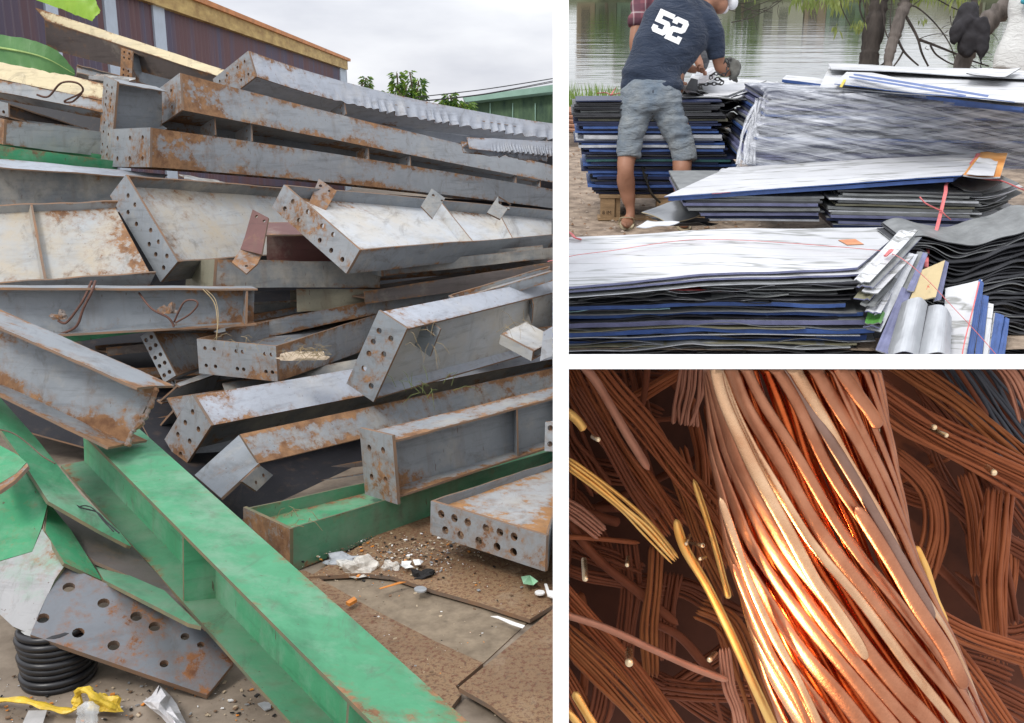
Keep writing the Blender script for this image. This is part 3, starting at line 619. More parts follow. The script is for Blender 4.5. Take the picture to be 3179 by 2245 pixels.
for i in range(9):
    m = MB(); rr = .103+.004*math.sin(i*2.1); pts = [cc+Vector((rr*math.cos(a), rr*math.sin(a), .012+i*.0215+.002*math.sin(a+i))) for a in [2*math.pi*k/40 for k in range(41)]]
    tube(m, pts, .0125, 8, cap=False); m.build('loop', HOSE, T, smooth=True)
m = MB(); tube(m, [cc+Vector((0, 0, .002)), cc+Vector((0, 0, .19))], .09, 24); m.build('core', HOSE, T)
GREYD = simple('grey film wrap', (.30, .30, .29), .5, .4, 12)
m = MB(); tube(m, [cc+Vector((0, 0, .196)), cc+Vector((0, 0, .206))], [.094, .08], 24); m.build('cover', GREYD, T)

def crumple(label, name, cat, c, rx, ry, rz, mat, seed, amp=.5, sub=3, h=.0, rot=0, fine=6):
    bm = bmesh.new(); bmesh.ops.create_icosphere(bm, subdivisions=sub, radius=1)
    M = Matrix.Rotation(rot, 3, 'Z'); mb = MB(); vs = []
    for v in bm.verts:
        k = 1+amp*noise.noise(v.co*1.6+Vector((seed, 0, 0)))+amp*.5*abs(noise.noise(v.co*fine+Vector((seed, 3, 0))))
        p = Vector((v.co.x*rx*k, v.co.y*ry*k, max(-.02*rz, v.co.z*rz*k))); vs.append(c+M@p+Vector((0, 0, h)))
    mb.add(vs, [tuple(v.index for v in f.verts) for f in bm.faces]); bm.free()
    return tag(mb.build(name, mat, smooth=False), label, cat)
def scrap(label, name, cat, px, mat, h=.015, t=.002, lift=.0, group=None):
    h += .022 if px[0][0] > 900 else 0
    pts = [PL(u, v, h+lift*(i % 2)) for i, (u, v) in enumerate(px)]; m = MB(); prism(m, pts, Vector((0, 0, -t)), ms=0)
    return tag(m.build(name, mat), label, cat, group)
def filmmat(name, col, a0=.25, a1=.8, rough=.25):
    m, nt, b = newmat(name); b.inputs['Base Color'].default_value = (*col, 1); b.inputs['Roughness'].default_value = rough
    f = noi(nt, 14, 5, .6, dist=.5); r = N(nt, 'ShaderNodeMapRange'); r.inputs['From Min'].default_value = .35; r.inputs['From Max'].default_value = .65; r.inputs['To Min'].default_value = a0; r.inputs['To Max'].default_value = a1
    nt.links.new(f, r.inputs['Value']); nt.links.new(r.outputs[0], b.inputs['Alpha']); bump(nt, b, f, .02, .8); return m
BAG = filmmat('clear crumpled plastic', (.75, .72, .66), .35, .9); PAPER = simple('white paper', (.75, .75, .74), .7, .1, 20); YEL = simple('yellow plastic', (.62, .42, .04), .35, .3, 20, bumpd=.006)
CHAR = simple('charred lump', (.015, .014, .014), .8, .5, 40, bumpd=.01); ORG = simple('orange plastic chip', (.60, .22, .04), .5); SIL = simple('dull metal scrap', (.40, .42, .44), .4, .2, 20, metal=.4)
crumple('crumpled clear plastic bag on the floor plate near the green channel end', 'plastic_bag', 'bag', PL(1110, 1772, .02), .085, .05, .045, BAG, 3, .8)
crumple('grey plastic sheet scrap tucked behind the crumpled bag', 'plastic_scrap', 'scrap', PL(1070, 1745, .02), .075, .04, .035, simple('grey plastic', (.36, .38, .41), .5), 9, .7)
crumple('small dirty plastic knot right of the crumpled bag', 'plastic_scrap', 'scrap', PL(1215, 1770, .02), .04, .03, .03, BAG, 5, .9)
crumple('black charred lump on the floor plate seam', 'charred_lump', 'lump', PL(1312, 1800, .012), .055, .032, .03, CHAR, 12, 1.3, fine=11)
crumple('small grey stone chip right of the charred lump', 'stone', 'stone', PL(1430, 1792, .016), .02, .012, .012, SIL, 15)
scrap('torn white paper scrap, left of the pair by the bag', 'paper_scrap', 'paper', [(1247, 1742), (1278, 1741), (1272, 1752), (1284, 1760), (1258, 1764), (1246, 1756)], PAPER, .03, lift=.015)
scrap('torn white paper scrap, right of the pair by the bag', 'paper_scrap', 'paper', [(1281, 1738), (1300, 1736), (1315, 1742), (1306, 1752), (1288, 1754)], PAPER, .03, lift=.015)
scrap('dull metal disc below the charred lump', 'metal_disc', 'disc', [(1305+20*math.cos(a), 1828+9*math.sin(a)) for a in [i*.45 for i in range(14)]], SIL, .02, .006)
scrap('orange plastic chip near the huge green girder', 'plastic_chip', 'chip', [(1074, 1868), (1099, 1852), (1108, 1860), (1084, 1874)], ORG, .03, .012)
scrap('orange splinter pointing at the metal disc', 'splinter', 'splinter', [(1176, 1826), (1240, 1806), (1262, 1806), (1240, 1812), (1182, 1828)], ORG, .02)
scrap('long white plastic strip on the dirt', 'plastic_strip', 'strip', [(1523, 1913), (1545, 1912), (1600, 1932), (1630, 1942), (1622, 1950), (1585, 1938), (1548, 1920)], PAPER, .02, lift=.006)
scrap('green leaf shaped scrap by the holed flat beam', 'plastic_scrap', 'scrap', [(1618, 1790), (1645, 1786), (1640, 1798), (1670, 1804), (1655, 1816), (1625, 1812)], simple('mint plastic', (.30, .55, .36), .6), .03, lift=.02)
scrap('round white chip at the right edge of the yard', 'plastic_chip', 'chip', [(1676+16*math.cos(a), 1838+7*math.sin(a)) for a in [i*.5 for i in range(12)]], PAPER, .03, .006)
scrap('white plastic shard at the right edge of the yard', 'plastic_strip', 'strip', [(1690, 1812), (1698, 1812), (1705, 1832), (1722, 1834), (1722, 1856), (1700, 1848)], PAPER, .04, .006)
scrap('pale chip lying beside the left side of the green girder', 'plastic_chip', 'chip', [(800, 2184), (820, 2178), (842, 2182), (840, 2198), (822, 2204)], SIL, .012, .004)
scrap('grey card fragment at the bottom left', 'card_scrap', 'card', [(68, 2250), (88, 2206), (146, 2204), (132, 2250)], simple('grey card', (.33, .32, .31), .8), .03, .003)
# yellow strap, bottle, rag
m = MB(); sp_ = spline([PL(-30, 2178, .02), PL(60, 2172, .05), PL(150, 2196, .03), PL(225, 2205, .03), PL(245, 2150, .08), PL(268, 2140, .11), PL(300, 2168, .09), PL(362, 2200, .05)], 6)
tube(m, sp_, [.016+.004*math.sin(i*1.3) for i in range(len(sp_))], 7, flat=.5); tag(m.build('plastic_strap', YEL), 'crumpled yellow plastic strap lying before the hose coil', 'strap')
crumple('bunched yellow plastic at the end of the strap', 'plastic_scrap', 'scrap', PL(325, 2195, .03), .045, .03, .035, YEL, 21, .8)
GL = filmmat('clear bottle plastic', (.8, .84, .86), .15, .55, .1)
m = MB(); b0, b1 = PL(268, 2260, .03), PL(276, 2178, .10)
tube(m, [b0+(b1-b0)*k for k in (0, .05, .3, .5, .55, .8, .93, 1)], [.02, .03, .031, .027, .031, .031, .016, .012], 14, flat=.8); tag(m.build('plastic_bottle', GL, smooth=True), 'clear plastic bottle leaning on the yellow strap', 'bottle')
m = MB(); rag = [[(492, 2128), (500, 2132)], [(470, 2160), (530, 2160)], [(443, 2178), (548, 2185)], [(468, 2200), (562, 2215)], [(500, 2225), (575, 2240)], [(530, 2260), (585, 2265)]]
gv = []
for i, (a, b) in enumerate(rag):
    for j in range(5):
        k = j/4; gv.append(PL(a[0]+(b[0]-a[0])*k, a[1]+(b[1]-a[1])*k, .03+.05*math.sin(k*3.1)+.018*math.sin(i*2.3+j*2)))
m.add(gv, [(i*5+j, i*5+j+1, i*5+j+6, i*5+j+5) for i in range(5) for j in range(4)]); o = m.build('white_rag', simple('white rag', (.55, .54, .55), .8, .2, 25, bumpd=.01)); tag(o, 'white plastic rag crumpled on the ground below the holed plate', 'rag')
sm = o.modifiers.new('thick', 'SOLIDIFY'); sm.thickness = .003
# wires and dry stems
WR = simple('rusty wire', (.12, .06, .045), .8, .3, 40)
STRAW = simple('dry straw', (.30, .23, .13), .9, .3, 20)
def wire(label, pts, r, mat=None, name='wire', cat='wire', group=None):
    m = MB(); tube(m, spline([P(*p) for p in pts], 7), r, 6); return tag(m.build(name, mat or WR, smooth=True), label, cat, group)
wire('thin rusty wire loop on the cream beam', [(114, 294, 7.0), (150, 300, 7.0), (190, 258, 6.9), (240, 258, 6.9), (256, 285, 6.95), (200, 314, 7.0), (225, 316, 7.0), (254, 290, 6.98)], .007)
wire('wire with a rusty lump looped over the left of the level I-beam', [(285, 873, 5.45), (262, 925, 5.4), (240, 960, 5.4), (205, 1002, 5.42), (180, 995, 5.42)], .007)
wire('second wire of the left loop, hanging lower', [(296, 873, 5.45), (285, 905, 5.4), (258, 960, 5.4), (235, 1015, 5.42), (175, 1042, 5.45)], .007)
wire('curved wire across the middle of the level I-beam', [(432, 910, 5.5), (470, 958, 5.44), (520, 985, 5.44), (538, 1008, 5.45), (537, 1015, 5.45)], .006)
wire('open wire loop right of the middle wire', [(540, 1000, 5.45), (570, 940, 5.4), (600, 932, 5.4), (614, 945, 5.4), (590, 975, 5.42), (545, 1002, 5.44)], .005)
crumple('rusty wire tangle clinging to the level I-beam', 'wire_tangle', 'tangle', P(188, 990, 5.44), .03, .02, .03, RUSTY, 31, 1.2)
crumple('brown rust clump at the middle wire', 'rust_clump', 'clump', P(525, 972, 5.46), .03, .015, .035, RUSTY, 33, 1.4)
wire('long pale straw hanging beside the level I-beam', [(630, 898, 5.5), (665, 940, 5.45), (675, 1000, 5.3), (672, 1055, 5.2)], .003, STRAW, 'straw', 'straw')
wire('thin straw twin close to the long pale straw', [(640, 900, 5.5), (668, 930, 5.42), (678, 985, 5.3), (671, 1050, 5.2)], .002, STRAW, 'straw', 'straw')
wire('green vine stem lying on the second green girder', [(-20, 1330, 3.75), (40, 1345, 3.75), (90, 1380, 3.72), (130, 1415, 3.7), (172, 1440, 3.7)], .003, BARK, 'vine', 'vine')
wire('black wire on the green flange, upper strand', [(190, 1545, 3.7), (250, 1575, 3.65), (300, 1590, 3.6), (330, 1620, 3.55), (370, 1655, 3.5)], .0028, BLK)
wire('black wire loop branching below the upper strand', [(235, 1578, 3.66), (262, 1570, 3.65), (290, 1580, 3.6), (320, 1615, 3.55), (352, 1650, 3.5)], .0022, BLK)
# nest of dry grass on the grassy channel, twig tufts
def tuft(label, c, n, r, l, mat, seed, name='grass_tuft', cat='dry grass', up=.5, rad=.0012):
    random.seed(seed); m = MB()
    for i in range(n):
        p = c+Vector((random.gauss(0, r), random.gauss(0, r*.5), random.gauss(0, r*.3))); d = Vector((random.uniform(-1, 1), random.uniform(-.6, .2), random.uniform(-up, up))).normalized()*l*random.uniform(.4, 1)
        b = p+d*.5+Vector((0, 0, .15*l)); tube(m, [p, b, p+d], [rad, rad, rad*.5], 4)
    return tag(m.build(name, mat), label, cat, kind='stuff')
tuft('nest of dry grass lying in the rusty channel mouth', P(960, 1100, 5.1), 46, .045, .10, STRAW, 1)
tuft('dry grass along the top of the grassy channel', P(760, 1062, 5.25), 16, .09, .08, STRAW, 2)
tuft('thin green stems hanging over the long pale beam', P(1330, 1200, 4.8), 16, .07, .12, simple('dull green stems', (.16, .2, .06), .8), 3, up=1.4)
tuft('dry stems in the open grey channel at the right edge', P(1600, 1010, 5.1), 9, .06, .13, STRAW, 4, up=1.2)
tuft('dry stems around the bracket of the right rafter', P(1345, 1070, 4.85), 9, .06, .12, STRAW, 5, up=1.4)
tuft('fine twigs caught on the green channel', P(930, 1610, 4.1), 9, .06, .09, STRAW, 6, up=1.2)
m, = [MB()]
o = crumple('block of crumbling packing with dry grass in the channel mouth', 'packing_block', 'block', P(945, 1112, 5.2), .12, .05, .035, simple('crumbling tan packing', (.42, .34, .25), .9, .3, 15, bumpd=.01), 41, .5)
# crumbs: small bits nobody could count
random.seed(5); m = MB()
LM = [PAPER, SIL, CHAR, ORG, simple('brown crumb', (.16, .10, .06), .9), simple('tan crumb', (.45, .36, .25), .9)]
for i in range(1500):
    q = random.random()
    if q < .66: u, v = random.gauss(1260, 130), random.gauss(1720, 34)
    elif q < .8: u, v = random.uniform(920, 1715), random.uniform(1760, 2240)
    else: u, v = random.uniform(0, 860), random.uniform(2100, 2240)
    if v < 1640 or u > 1716: continue
    c = PL(u, v, .034 if u > 900 else .004); a = random.uniform(0, 6.3); s = random.choice([.0014, .002, .0025, .003, .006])*random.uniform(.6, 1.3)
    ex, ey = Vector((math.cos(a), math.sin(a), random.uniform(-.3, .3)))*s, Vector((-math.sin(a), math.cos(a), 0))*s*random.uniform(.3, .9)
    k = random.choices(range(6), [2.5, 2, 4, 2.2, 6, 6])[0]; z = Vector((0, 0, s*.5))
    m.add([c-ex-ey, c+ex-ey, c+ex*.6+ey, c-ex+ey, c-ex-ey+z, c+ex-ey+z, c+ex*.6+ey+z, c-ex+ey+z], [(4, 5, 6, 7), (0, 1, 5, 4), (1, 2, 6, 5), (2, 3, 7, 6), (3, 0, 4, 7)], k)
tag(m.build('litter', LM, weld=False), 'small crumbs of rust, paper and plastic strewn over the ground', 'litter', kind='stuff')

m = MB(); e_ = spline([P(*q) for q in [(484, 1204, 3.99), (474, 1240, 3.98), (455, 1285, 3.97), (432, 1320, 3.96), (408, 1345, 3.96), (396, 1386, 3.95)]], 6)
random.seed(11); tube(m, e_, [.010*random.uniform(.7, 1.6) for _ in e_], 7); tag(m.build('cut_edge', RUSTY), 'ragged torch-cut strip at the torn end of the large grey I-beam', 'cut edge')

# ================================================================== LAKESIDE (upper right)
# ---- ground and water: the bank slopes to a wide still lake
DIRT = simple('gravelly dirt', (.20, .145, .105), .95, .45, 9, bumpd=.03, col2=(.42, .33, .25))
def rsheet(x0, x1, y0, y1, h, nx, ny, amp=0):
    m = MB(); vs = []
    for i in range(nx+1):
        for j in range(ny+1):
            x, y = x0+(x1-x0)*i/nx, y0+(y1-y0)*j/ny; vs.append(RW(x, y, h+amp*noise.noise(Vector((x*3, y*3, 0)))))
    m.add(vs, [(i*(ny+1)+j, i*(ny+1)+j+1, (i+1)*(ny+1)+j+1, (i+1)*(ny+1)+j) for i in range(nx) for j in range(ny)]); return m
YB = 13.2                       # the bank's edge, metres away along the ground
tag(rsheet(.03, 14, 4.45, YB, 0, 60, 60, .015).build('dirt_ground', DIRT, smooth=True), kind='structure')
def water_mat():
    m, nt, b = newmat('lake water'); b.inputs['Base Color'].default_value = (.06, .07, .04, 1); b.inputs['Roughness'].default_value = .06
    b.inputs['Specular IOR Level'].default_value = .9; b.inputs['IOR'].default_value = 1.45
    a = noi(nt, .55, 4, .55, (.35, 1.6, 1)); c = noi(nt, 4, 3, .5, (.3, 1, 1))
    bump(nt, b, mth(nt, 'ADD', a, mth(nt, 'MULTIPLY', c, .1)), .045, .5); return m
WAT = water_mat()
tag(rsheet(.03, 160, YB-.4, 300, -.12, 8, 8).build('water', WAT), kind='structure')
# far bank, mostly seen mirrored in the lake
YF = 98.0
BKM = simple('far bank scrub', (.07, .085, .045), .95, .5, .4, col2=(.16, .17, .09))
m = MB(); x0 = .4
vs = [RW(x0+i*2.5, YF-2+(j*6), -.2+j*.8+.3*noise.noise(Vector((i, j, 2)))) for i in range(50) for j in range(3)]
m.add(vs, [(i*3+j, i*3+j+1, (i+1)*3+j+1, (i+1)*3+j) for i in range(49) for j in range(2)]); tag(m.build('far_bank', BKM), kind='structure')
random.seed(31)
wcols = [(.27, .28, .20), (.15, .16, .11), (.36, .36, .27), (.25, .19, .13), (.10, .11, .07), (.17, .25, .17), (.40, .40, .33)]
xx = 1.5; descr = ['pale', 'grey', 'cream', 'brown', 'dark', 'green', 'light']; k = 0
ords = ['leftmost', 'second', 'third', 'fourth', 'fifth', 'sixth', 'seventh', 'eighth', 'ninth', 'tenth', 'eleventh', 'twelfth', 'thirteenth', 'fourteenth', 'fifteenth', 'sixteenth', 'seventeenth', 'eighteenth', 'nineteenth']
while xx < 50 and k < 19:
    wd = random.uniform(1.6, 4.2); hh = random.uniform(4.6, 6.6) if xx < 13 else random.uniform(1.5, 3.6); ci = random.randrange(7)
    T = thing('house', descr[ci]+' walled house across the lake, %s from the left' % ords[k], 'house', RW(xx+wd/2, YF, 0), 'houses across the lake')
    hm = simple('house wall %d' % k, wcols[ci], .9, .3, .5); m = MB()
    def bx(m, x0, x1, y0, y1, z0, z1):
        v = [RW(x, y, z) for z in (z0, z1) for y in (y0, y1) for x in (x0, x1)]
        m.add(v, [(0, 1, 3, 2), (4, 6, 7, 5), (0, 4, 5, 1), (2, 3, 7, 6), (0, 2, 6, 4), (1, 5, 7, 3)])
    bx(m, xx, xx+wd*.97, YF, YF+5, -.3, hh); m.build('wall', hm, T)
    m = MB(); bx(m, xx-.15, xx+wd*.97+.1, YF-.3, YF+5.2, hh, hh+.3); m.build('roof', simple('far roof %d' % k, random.choice([(.25, .10, .07), (.12, .12, .12), (.3, .3, .28)]), .9), T)
    for fl in range(int(hh/2.4)):
        for c_ in range(max(1, int(wd/1.5))):
            m = MB(); bx(m, xx+.35+c_*1.4, xx+1.15+c_*1.4, YF-.04, YF, .8+fl*2.5, 2.0+fl*2.5); m.build('window', BLK, T)
    xx += wd+random.choice([0, 0, .3, 1.5]); k += 1
for i, (x, s_, l_) in enumerate([(4, 2.4, 'dense dark tree on the far bank near the left houses'), (16, 3.0, 'wide dark tree on the far bank beside the middle houses'), (27, 2.6, 'round tree on the far bank behind the trunk'), (37, 3.2, 'tallest tree on the far bank at the right')]):
    T = thing('far_tree', l_, 'tree', RW(x, YF-2.5, 0), 'trees across the lake'); m = MB(); tube(m, [RW(x, YF-2.5, 0), RW(x+.2, YF-2.5, s_)], .15, 6); m.build('trunk', BARK, T)
    m = MB()
    for q in range(500):
        d = Vector((random.gauss(0, 1), random.gauss(0, 1), random.gauss(0, 1))).normalized()*random.uniform(.5, 1)*s_*.62
        p = RW(x, YF-2.5, s_*1.3)+d; leaf(m, p, d+Vector((0, 0, -.5)), .5, .16, q % 2)
    m.build('crown', [LEAF2, LEAF], T)
# grass at the water's edge
GRS = simple('bank grass', (.18, .32, .06), .8, .4, 8, col2=(.34, .48, .12))
random.seed(2); m = MB()
for i in range(1500):
    x = random.uniform(.05, 1.6)**1.0; y = YB+random.uniform(-.35, .2); h_ = random.uniform(.1, .5)*(1-.35*x/1.6)
    p = RW(x, y, -.02); t = RT*random.uniform(-.12, .12)+FR*random.uniform(-.08, .08)
    s = RT*.006; m.add([p-s, p+s, p+t*.5+NR*h_*.6+s*.6, p+t+NR*h_], [(0, 1, 2, 3)])
tag(m.build('grass', GRS, weld=False), 'green grass along the water at the left of the stacks', 'grass', kind='stuff')
# pebbles
random.seed(4); m = MB(); PEB = [simple('pebble', (.36, .30, .25), .9, .3, 20), simple('dry leaf litter', (.24, .14, .08), .9, .3, 20)]
for i in range(900):
    c = RW(random.uniform(.05, 1.7), random.uniform(5.6, 10.5), .008); s = random.uniform(.005, .02); a = random.uniform(0, 6)
    ex, ey = RT*s*math.cos(a)+FR*s*math.sin(a), RT*-s*math.sin(a)+FR*s*math.cos(a)
    m.add([c-ex, c-ey*.6, c+ex, c+ey*.7, c+NR*s*.6], [(0, 1, 4), (1, 2, 4), (2, 3, 4), (3, 0, 4)], random.randrange(2))
tag(m.build('gravel', PEB, weld=False), 'loose pebbles and dry leaf bits on the dirt', 'gravel', kind='stuff')

# ---- metal printing sheets in stacks
ALU = simple('white faced sheet', (.66, .67, .69), .42, .07, 2.2, metal=0, bumpd=.004, spec=.5, col2=(.74, .75, .77))
def whitesheet(name, seed, marks=(.33, .33, .30)):
    m, nt, b = newmat(name); L_ = (seed*2.1, seed, seed*.7)
    c = mixc(nt, ramp(nt, noi(nt, 1.6, 6, .6, loc=L_), .35, .7), (.50, .51, .525), (.66, .67, .69))
    # dirty creases, scuffs and yellowed water marks
    cre = ramp(nt, noi(nt, 2.6, 4, .5, (.32, 3.2, 3.2), L_, dist=.3), .47, .495); cre2 = ramp(nt, noi(nt, 2.6, 4, .5, (.32, 3.2, 3.2), L_, dist=.3), .495, .52)
    k = mth(nt, 'SUBTRACT', cre, cre2)
    c = mixc(nt, mth(nt, 'MULTIPLY', k, 1.0), c, (.24, .245, .23))
    c = mixc(nt, mth(nt, 'MULTIPLY', ramp(nt, noi(nt, 30, 5, .8, loc=L_), .62, .70), .5), c, (.38, .36, .33))
    c = mixc(nt, mth(nt, 'MULTIPLY', ramp(nt, noi(nt, 3.4, 5, .7, loc=(9, seed, 3)), .62, .74), .5), c, (.55, .50, .33))
    nt.links.new(c, b.inputs['Base Color']); b.inputs['Roughness'].default_value = .45
    bump(nt, b, noi(nt, 5, 4, .6, (.3, 2, 2), L_), .012, .5); return m
WS = [whitesheet('scuffed white sheet %d' % i, i*3+1) for i in range(3)]
E_ = {k: simple(k+' sheet edge', c, .45, .3, 12, sc=(1, 1, 1), spec=.5) for k, c in dict(
    blue=(.05, .105, .30), navy=(.014, .022, .065), lilac=(.16, .17, .29), black=(.012, .012, .016), grey=(.20, .21, .21), pale=(.50, .52, .55), dark=(.05, .052, .058), olive=(.22, .21, .14), teal=(.03, .10, .10), green=(.10, .30, .06), cyan=(.30, .50, .52), beige=(.50, .43, .28)).items()}
def sheet(label, c4, t, top, edge, wave=None, n=(14, 6), group=None, name='metal_sheet', cat='metal sheet', up=None, sag=0, curl=0):
    """a thin sheet between four corners (front left, front right, back right, back left) with its own waves"""
    up = up or NR; a, b, c, d = [Vector(p) for p in c4]; m = MB(); nx, ny = n; T_, B_ = [], []
    for i in range(nx+1):
        for j in range(ny+1):
            x, y = i/nx, j/ny
            p = (a*(1-x)+b*x)*(1-y)+(d*(1-x)+c*x)*y
            if wave: p = p+up*wave(x, y)
            T_.append(p); B_.append(p-up*t)
    k = len(T_); g = lambda i, j: i*(ny+1)+j
    fs, ms = [], []
    for i in range(nx):
        for j in range(ny):
            fs.append((g(i, j), g(i+1, j), g(i+1, j+1), g(i, j+1))); ms.append(0)
            fs.append((k+g(i, j), k+g(i, j+1), k+g(i+1, j+1), k+g(i+1, j))); ms.append(0)
    for i in range(nx):
        fs += [(g(i, 0), k+g(i, 0), k+g(i+1, 0), g(i+1, 0)), (g(i, ny), g(i+1, ny), k+g(i+1, ny), k+g(i, ny))]; ms += [1, 1]
    for j in range(ny):
        fs += [(g(0, j), g(0, j+1), k+g(0, j+1), k+g(0, j)), (g(nx, j), k+g(nx, j), k+g(nx, j+1), g(nx, j+1))]; ms += [1, 1]
    m.add(T_+B_, fs, ms)
    return tag(m.build(name, [top, edge], weld=False), label, cat, group)
def wavef(seed, ax, ay, fx=2.0, fy=1.0, tilt=0):
    return lambda x, y: ax*noise.noise(Vector((x*fx+seed, y*fy, seed*.37)))*2 + ay*math.sin(x*6.3*fx*.4+seed) + tilt*x

def stack(rowsL, group, y0, y1, seed=0):
    """rows: (label, u left, u right, height, thickness, edge, back shift)"""
    pass
# the stack behind the man: upper and lower bundle on a pallet
random.seed(12)
Y1 = 7.2
def xr(u, v_, y, h):      # lake-side x for a pixel column at given place
    p = RW(0, y, h); z = (p-CAM).dot(FW); return (u-CX)/FPX*z
def vtoh(v, y):           # height of a front edge standing y metres off that shows at row v
    lo, hi = -1, 2.5
    for _ in range(40):
        mid = (lo+hi)/2; p = RW(0, y, mid)-CAM; vv = CY-FPX*p.dot(UP)/p.dot(FW)
        if vv > v: lo = mid
        else: hi = mid
    return lo
def band(label, u0, u1, v0, v1, y, dep, edge, top=None, group=None, wl=None, du=0, tiltv=0, name='metal_sheet'):
    """a sheet whose front edge fills rows v0..v1 between columns u0..u1"""
    h1 = vtoh(v0, y); h0 = vtoh(v1, y); t = max(.002, h1-h0)
    hr = vtoh(v0+tiltv, y)
    a, b = RW(xr(u0, 0, y, h1), y, h1), RW(xr(u1, 0, y, h1), y, hr)
    return sheet(label, (a, b, b+FR*dep+RT*du, a+FR*dep+RT*du), t, top or edge, edge, wl, group=group, name=name)
G1_ = 'dark sheet edges in the stack behind the man'
ORD = ['first', 'second', 'third', 'fourth', 'fifth', 'sixth', 'seventh', 'eighth', 'ninth', 'tenth', 'eleventh', 'twelfth', 'thirteenth', 'fourteenth', 'fifteenth', 'sixteenth', 'seventeenth', 'eighteenth', 'nineteenth', 'twentieth']+['twenty-'+q for q in ['first', 'second', 'third', 'fourth', 'fifth', 'sixth', 'seventh', 'eighth', 'ninth']]+['thirtieth']+['thirty-'+q for q in ['first', 'second', 'third', 'fourth', 'fifth', 'sixth', 'seventh']]
v = 313.0; i = 0
pal_up = ['navy', 'black', 'dark', 'dark', 'black', 'grey', 'dark', 'dark', 'black', 'olive', 'navy', 'navy', 'blue', 'navy', 'blue', 'navy', 'pale', 'pale', 'navy', 'blue', 'pale']
hts = [5, 6, 7, 6, 5, 7, 7, 5, 6, 8, 7, 7, 8, 6, 7, 5, 12, 6, 6, 6, 9]
names_ = dict(navy='navy', black='black', dark='charcoal', grey='grey', olive='olive grey', blue='blue', pale='pale', lilac='lilac', teal='teal')
for e, hh in zip(pal_up, hts):
    l = 1788+12*math.sin(i*1.7)+(8 if i > 8 else 0)+random.uniform(-6, 6)
    r = 2235+random.uniform(-30, 25)
    band('%s sheet edge, %s from the top of the upper bundle behind the man' % (names_[e], ORD[i]), l, r, v, v+hh-1.2, Y1+random.uniform(-.02, .03), .3 if i < 3 else .5, E_[e], group='sheets of the upper bundle', wl=wavef(i, .003, 0)); v += hh+.3; i += 1
pal_lo = ['navy', 'blue', 'navy', 'dark', 'navy', 'teal', 'navy', 'blue', 'dark', 'navy', 'blue', 'blue', 'navy', 'dark', 'navy', 'blue', 'navy', 'dark', 'navy']
for e in pal_lo:
    hh = random.choice([6, 7, 8, 9]); l = 1838+random.uniform(-22, 12)+(8 if v > 540 else -12); r = 2270+random.uniform(-40, 30)
    if v+hh > 603: hh = 603-v
    if hh < 2: break
    band('%s sheet edge, %s from the top of the lower bundle on the pallet' % (names_[e], ORD[i-21]), l, r, v, v+hh-1.3, Y1+random.uniform(-.02, .04), .5, E_[e], group='sheets of the lower bundle', wl=wavef(i, .004, 0)); v += hh+.2; i += 1
# frayed dark sheets fanning out on the right of the stack
for k in range(34):
    v0 = 292+k*6.6+random.uniform(-3, 3); y = Y1+.15+random.uniform(-.1, .1); l = 2150+random.uniform(-30, 40); r = 2330+random.uniform(-45, 30)-max(0, k-12)*3
    e = random.choice(['black', 'black', 'dark', 'dark', 'navy', 'grey'])
    a = RW(xr(l, 0, y, .5), y, vtoh(v0, y)); y2 = y+random.uniform(.2, .5); b = RW(xr(r, 0, y2, .5), y2, vtoh(v0+random.uniform(8, 34), y2))
    ph = random.uniform(0, 6); am = random.uniform(.012, .03)
    sheet('wavy dark sheet, %s down in the fan right of the bending man' % ORD[k], (a, b, b+FR*.5, a+FR*.5), .0035, E_[e], E_['grey' if random.random() < .25 else e],
          (lambda ph, am: lambda x, y_: am*math.sin(x*5+ph)+.01*math.sin(x*14+ph))(ph, am), group='frayed dark sheets by the man')
# ledge of white sheets behind the man's hands
yb_ = Y1+.35
for k, (pl_, lab, e) in enumerate([([(2110, 300), (2390, 305), (2430, 262), (2150, 230)], 'white sheet under the chain, lowest of the loose ones', 'grey'), ([(2120, 285), (2260, 297), (2380, 252), (2170, 240)], 'loose white sheet directly under the chain', 'grey'), ([(2270, 296), (2290, 299), (2420, 258), (2405, 254)], 'narrow grey sheet strip right of the chain', 'dark')]):
    h_ = .84+.012*k; c4 = [PR(u, v, h_) for u, v in pl_]
    sheet(lab, c4, .008, WS[k % 3], E_[e], wavef(k+5, .01, 0), group=None)
c4 = [PR(u, v, .90) for u, v in [(2140, 262), (2215, 268), (2225, 222), (2170, 212)]]
sheet('bright white curled sheet between the two men', c4, .004, WS[0], E_['pale'], lambda x, y: .05*x*x)
# rubbery black flap left of the chain
c4 = [PR(2118, 272, .88), PR(2165, 262, .88), PR(2165, 240, .90), PR(2125, 248, .90)]
sheet('folded dark grey rubber sheet hanging beside the chain', [RW(xr(2118, 0, 7.5, .9), 7.5, .84), RW(xr(2166, 0, 7.5, .9), 7.5, .86), RW(xr(2166, 0, 7.52, .9), 7.52, .94), RW(xr(2146, 0, 7.52, .9), 7.52, .95)], .03, E_['dark'], E_['olive'], up=FR*-1)
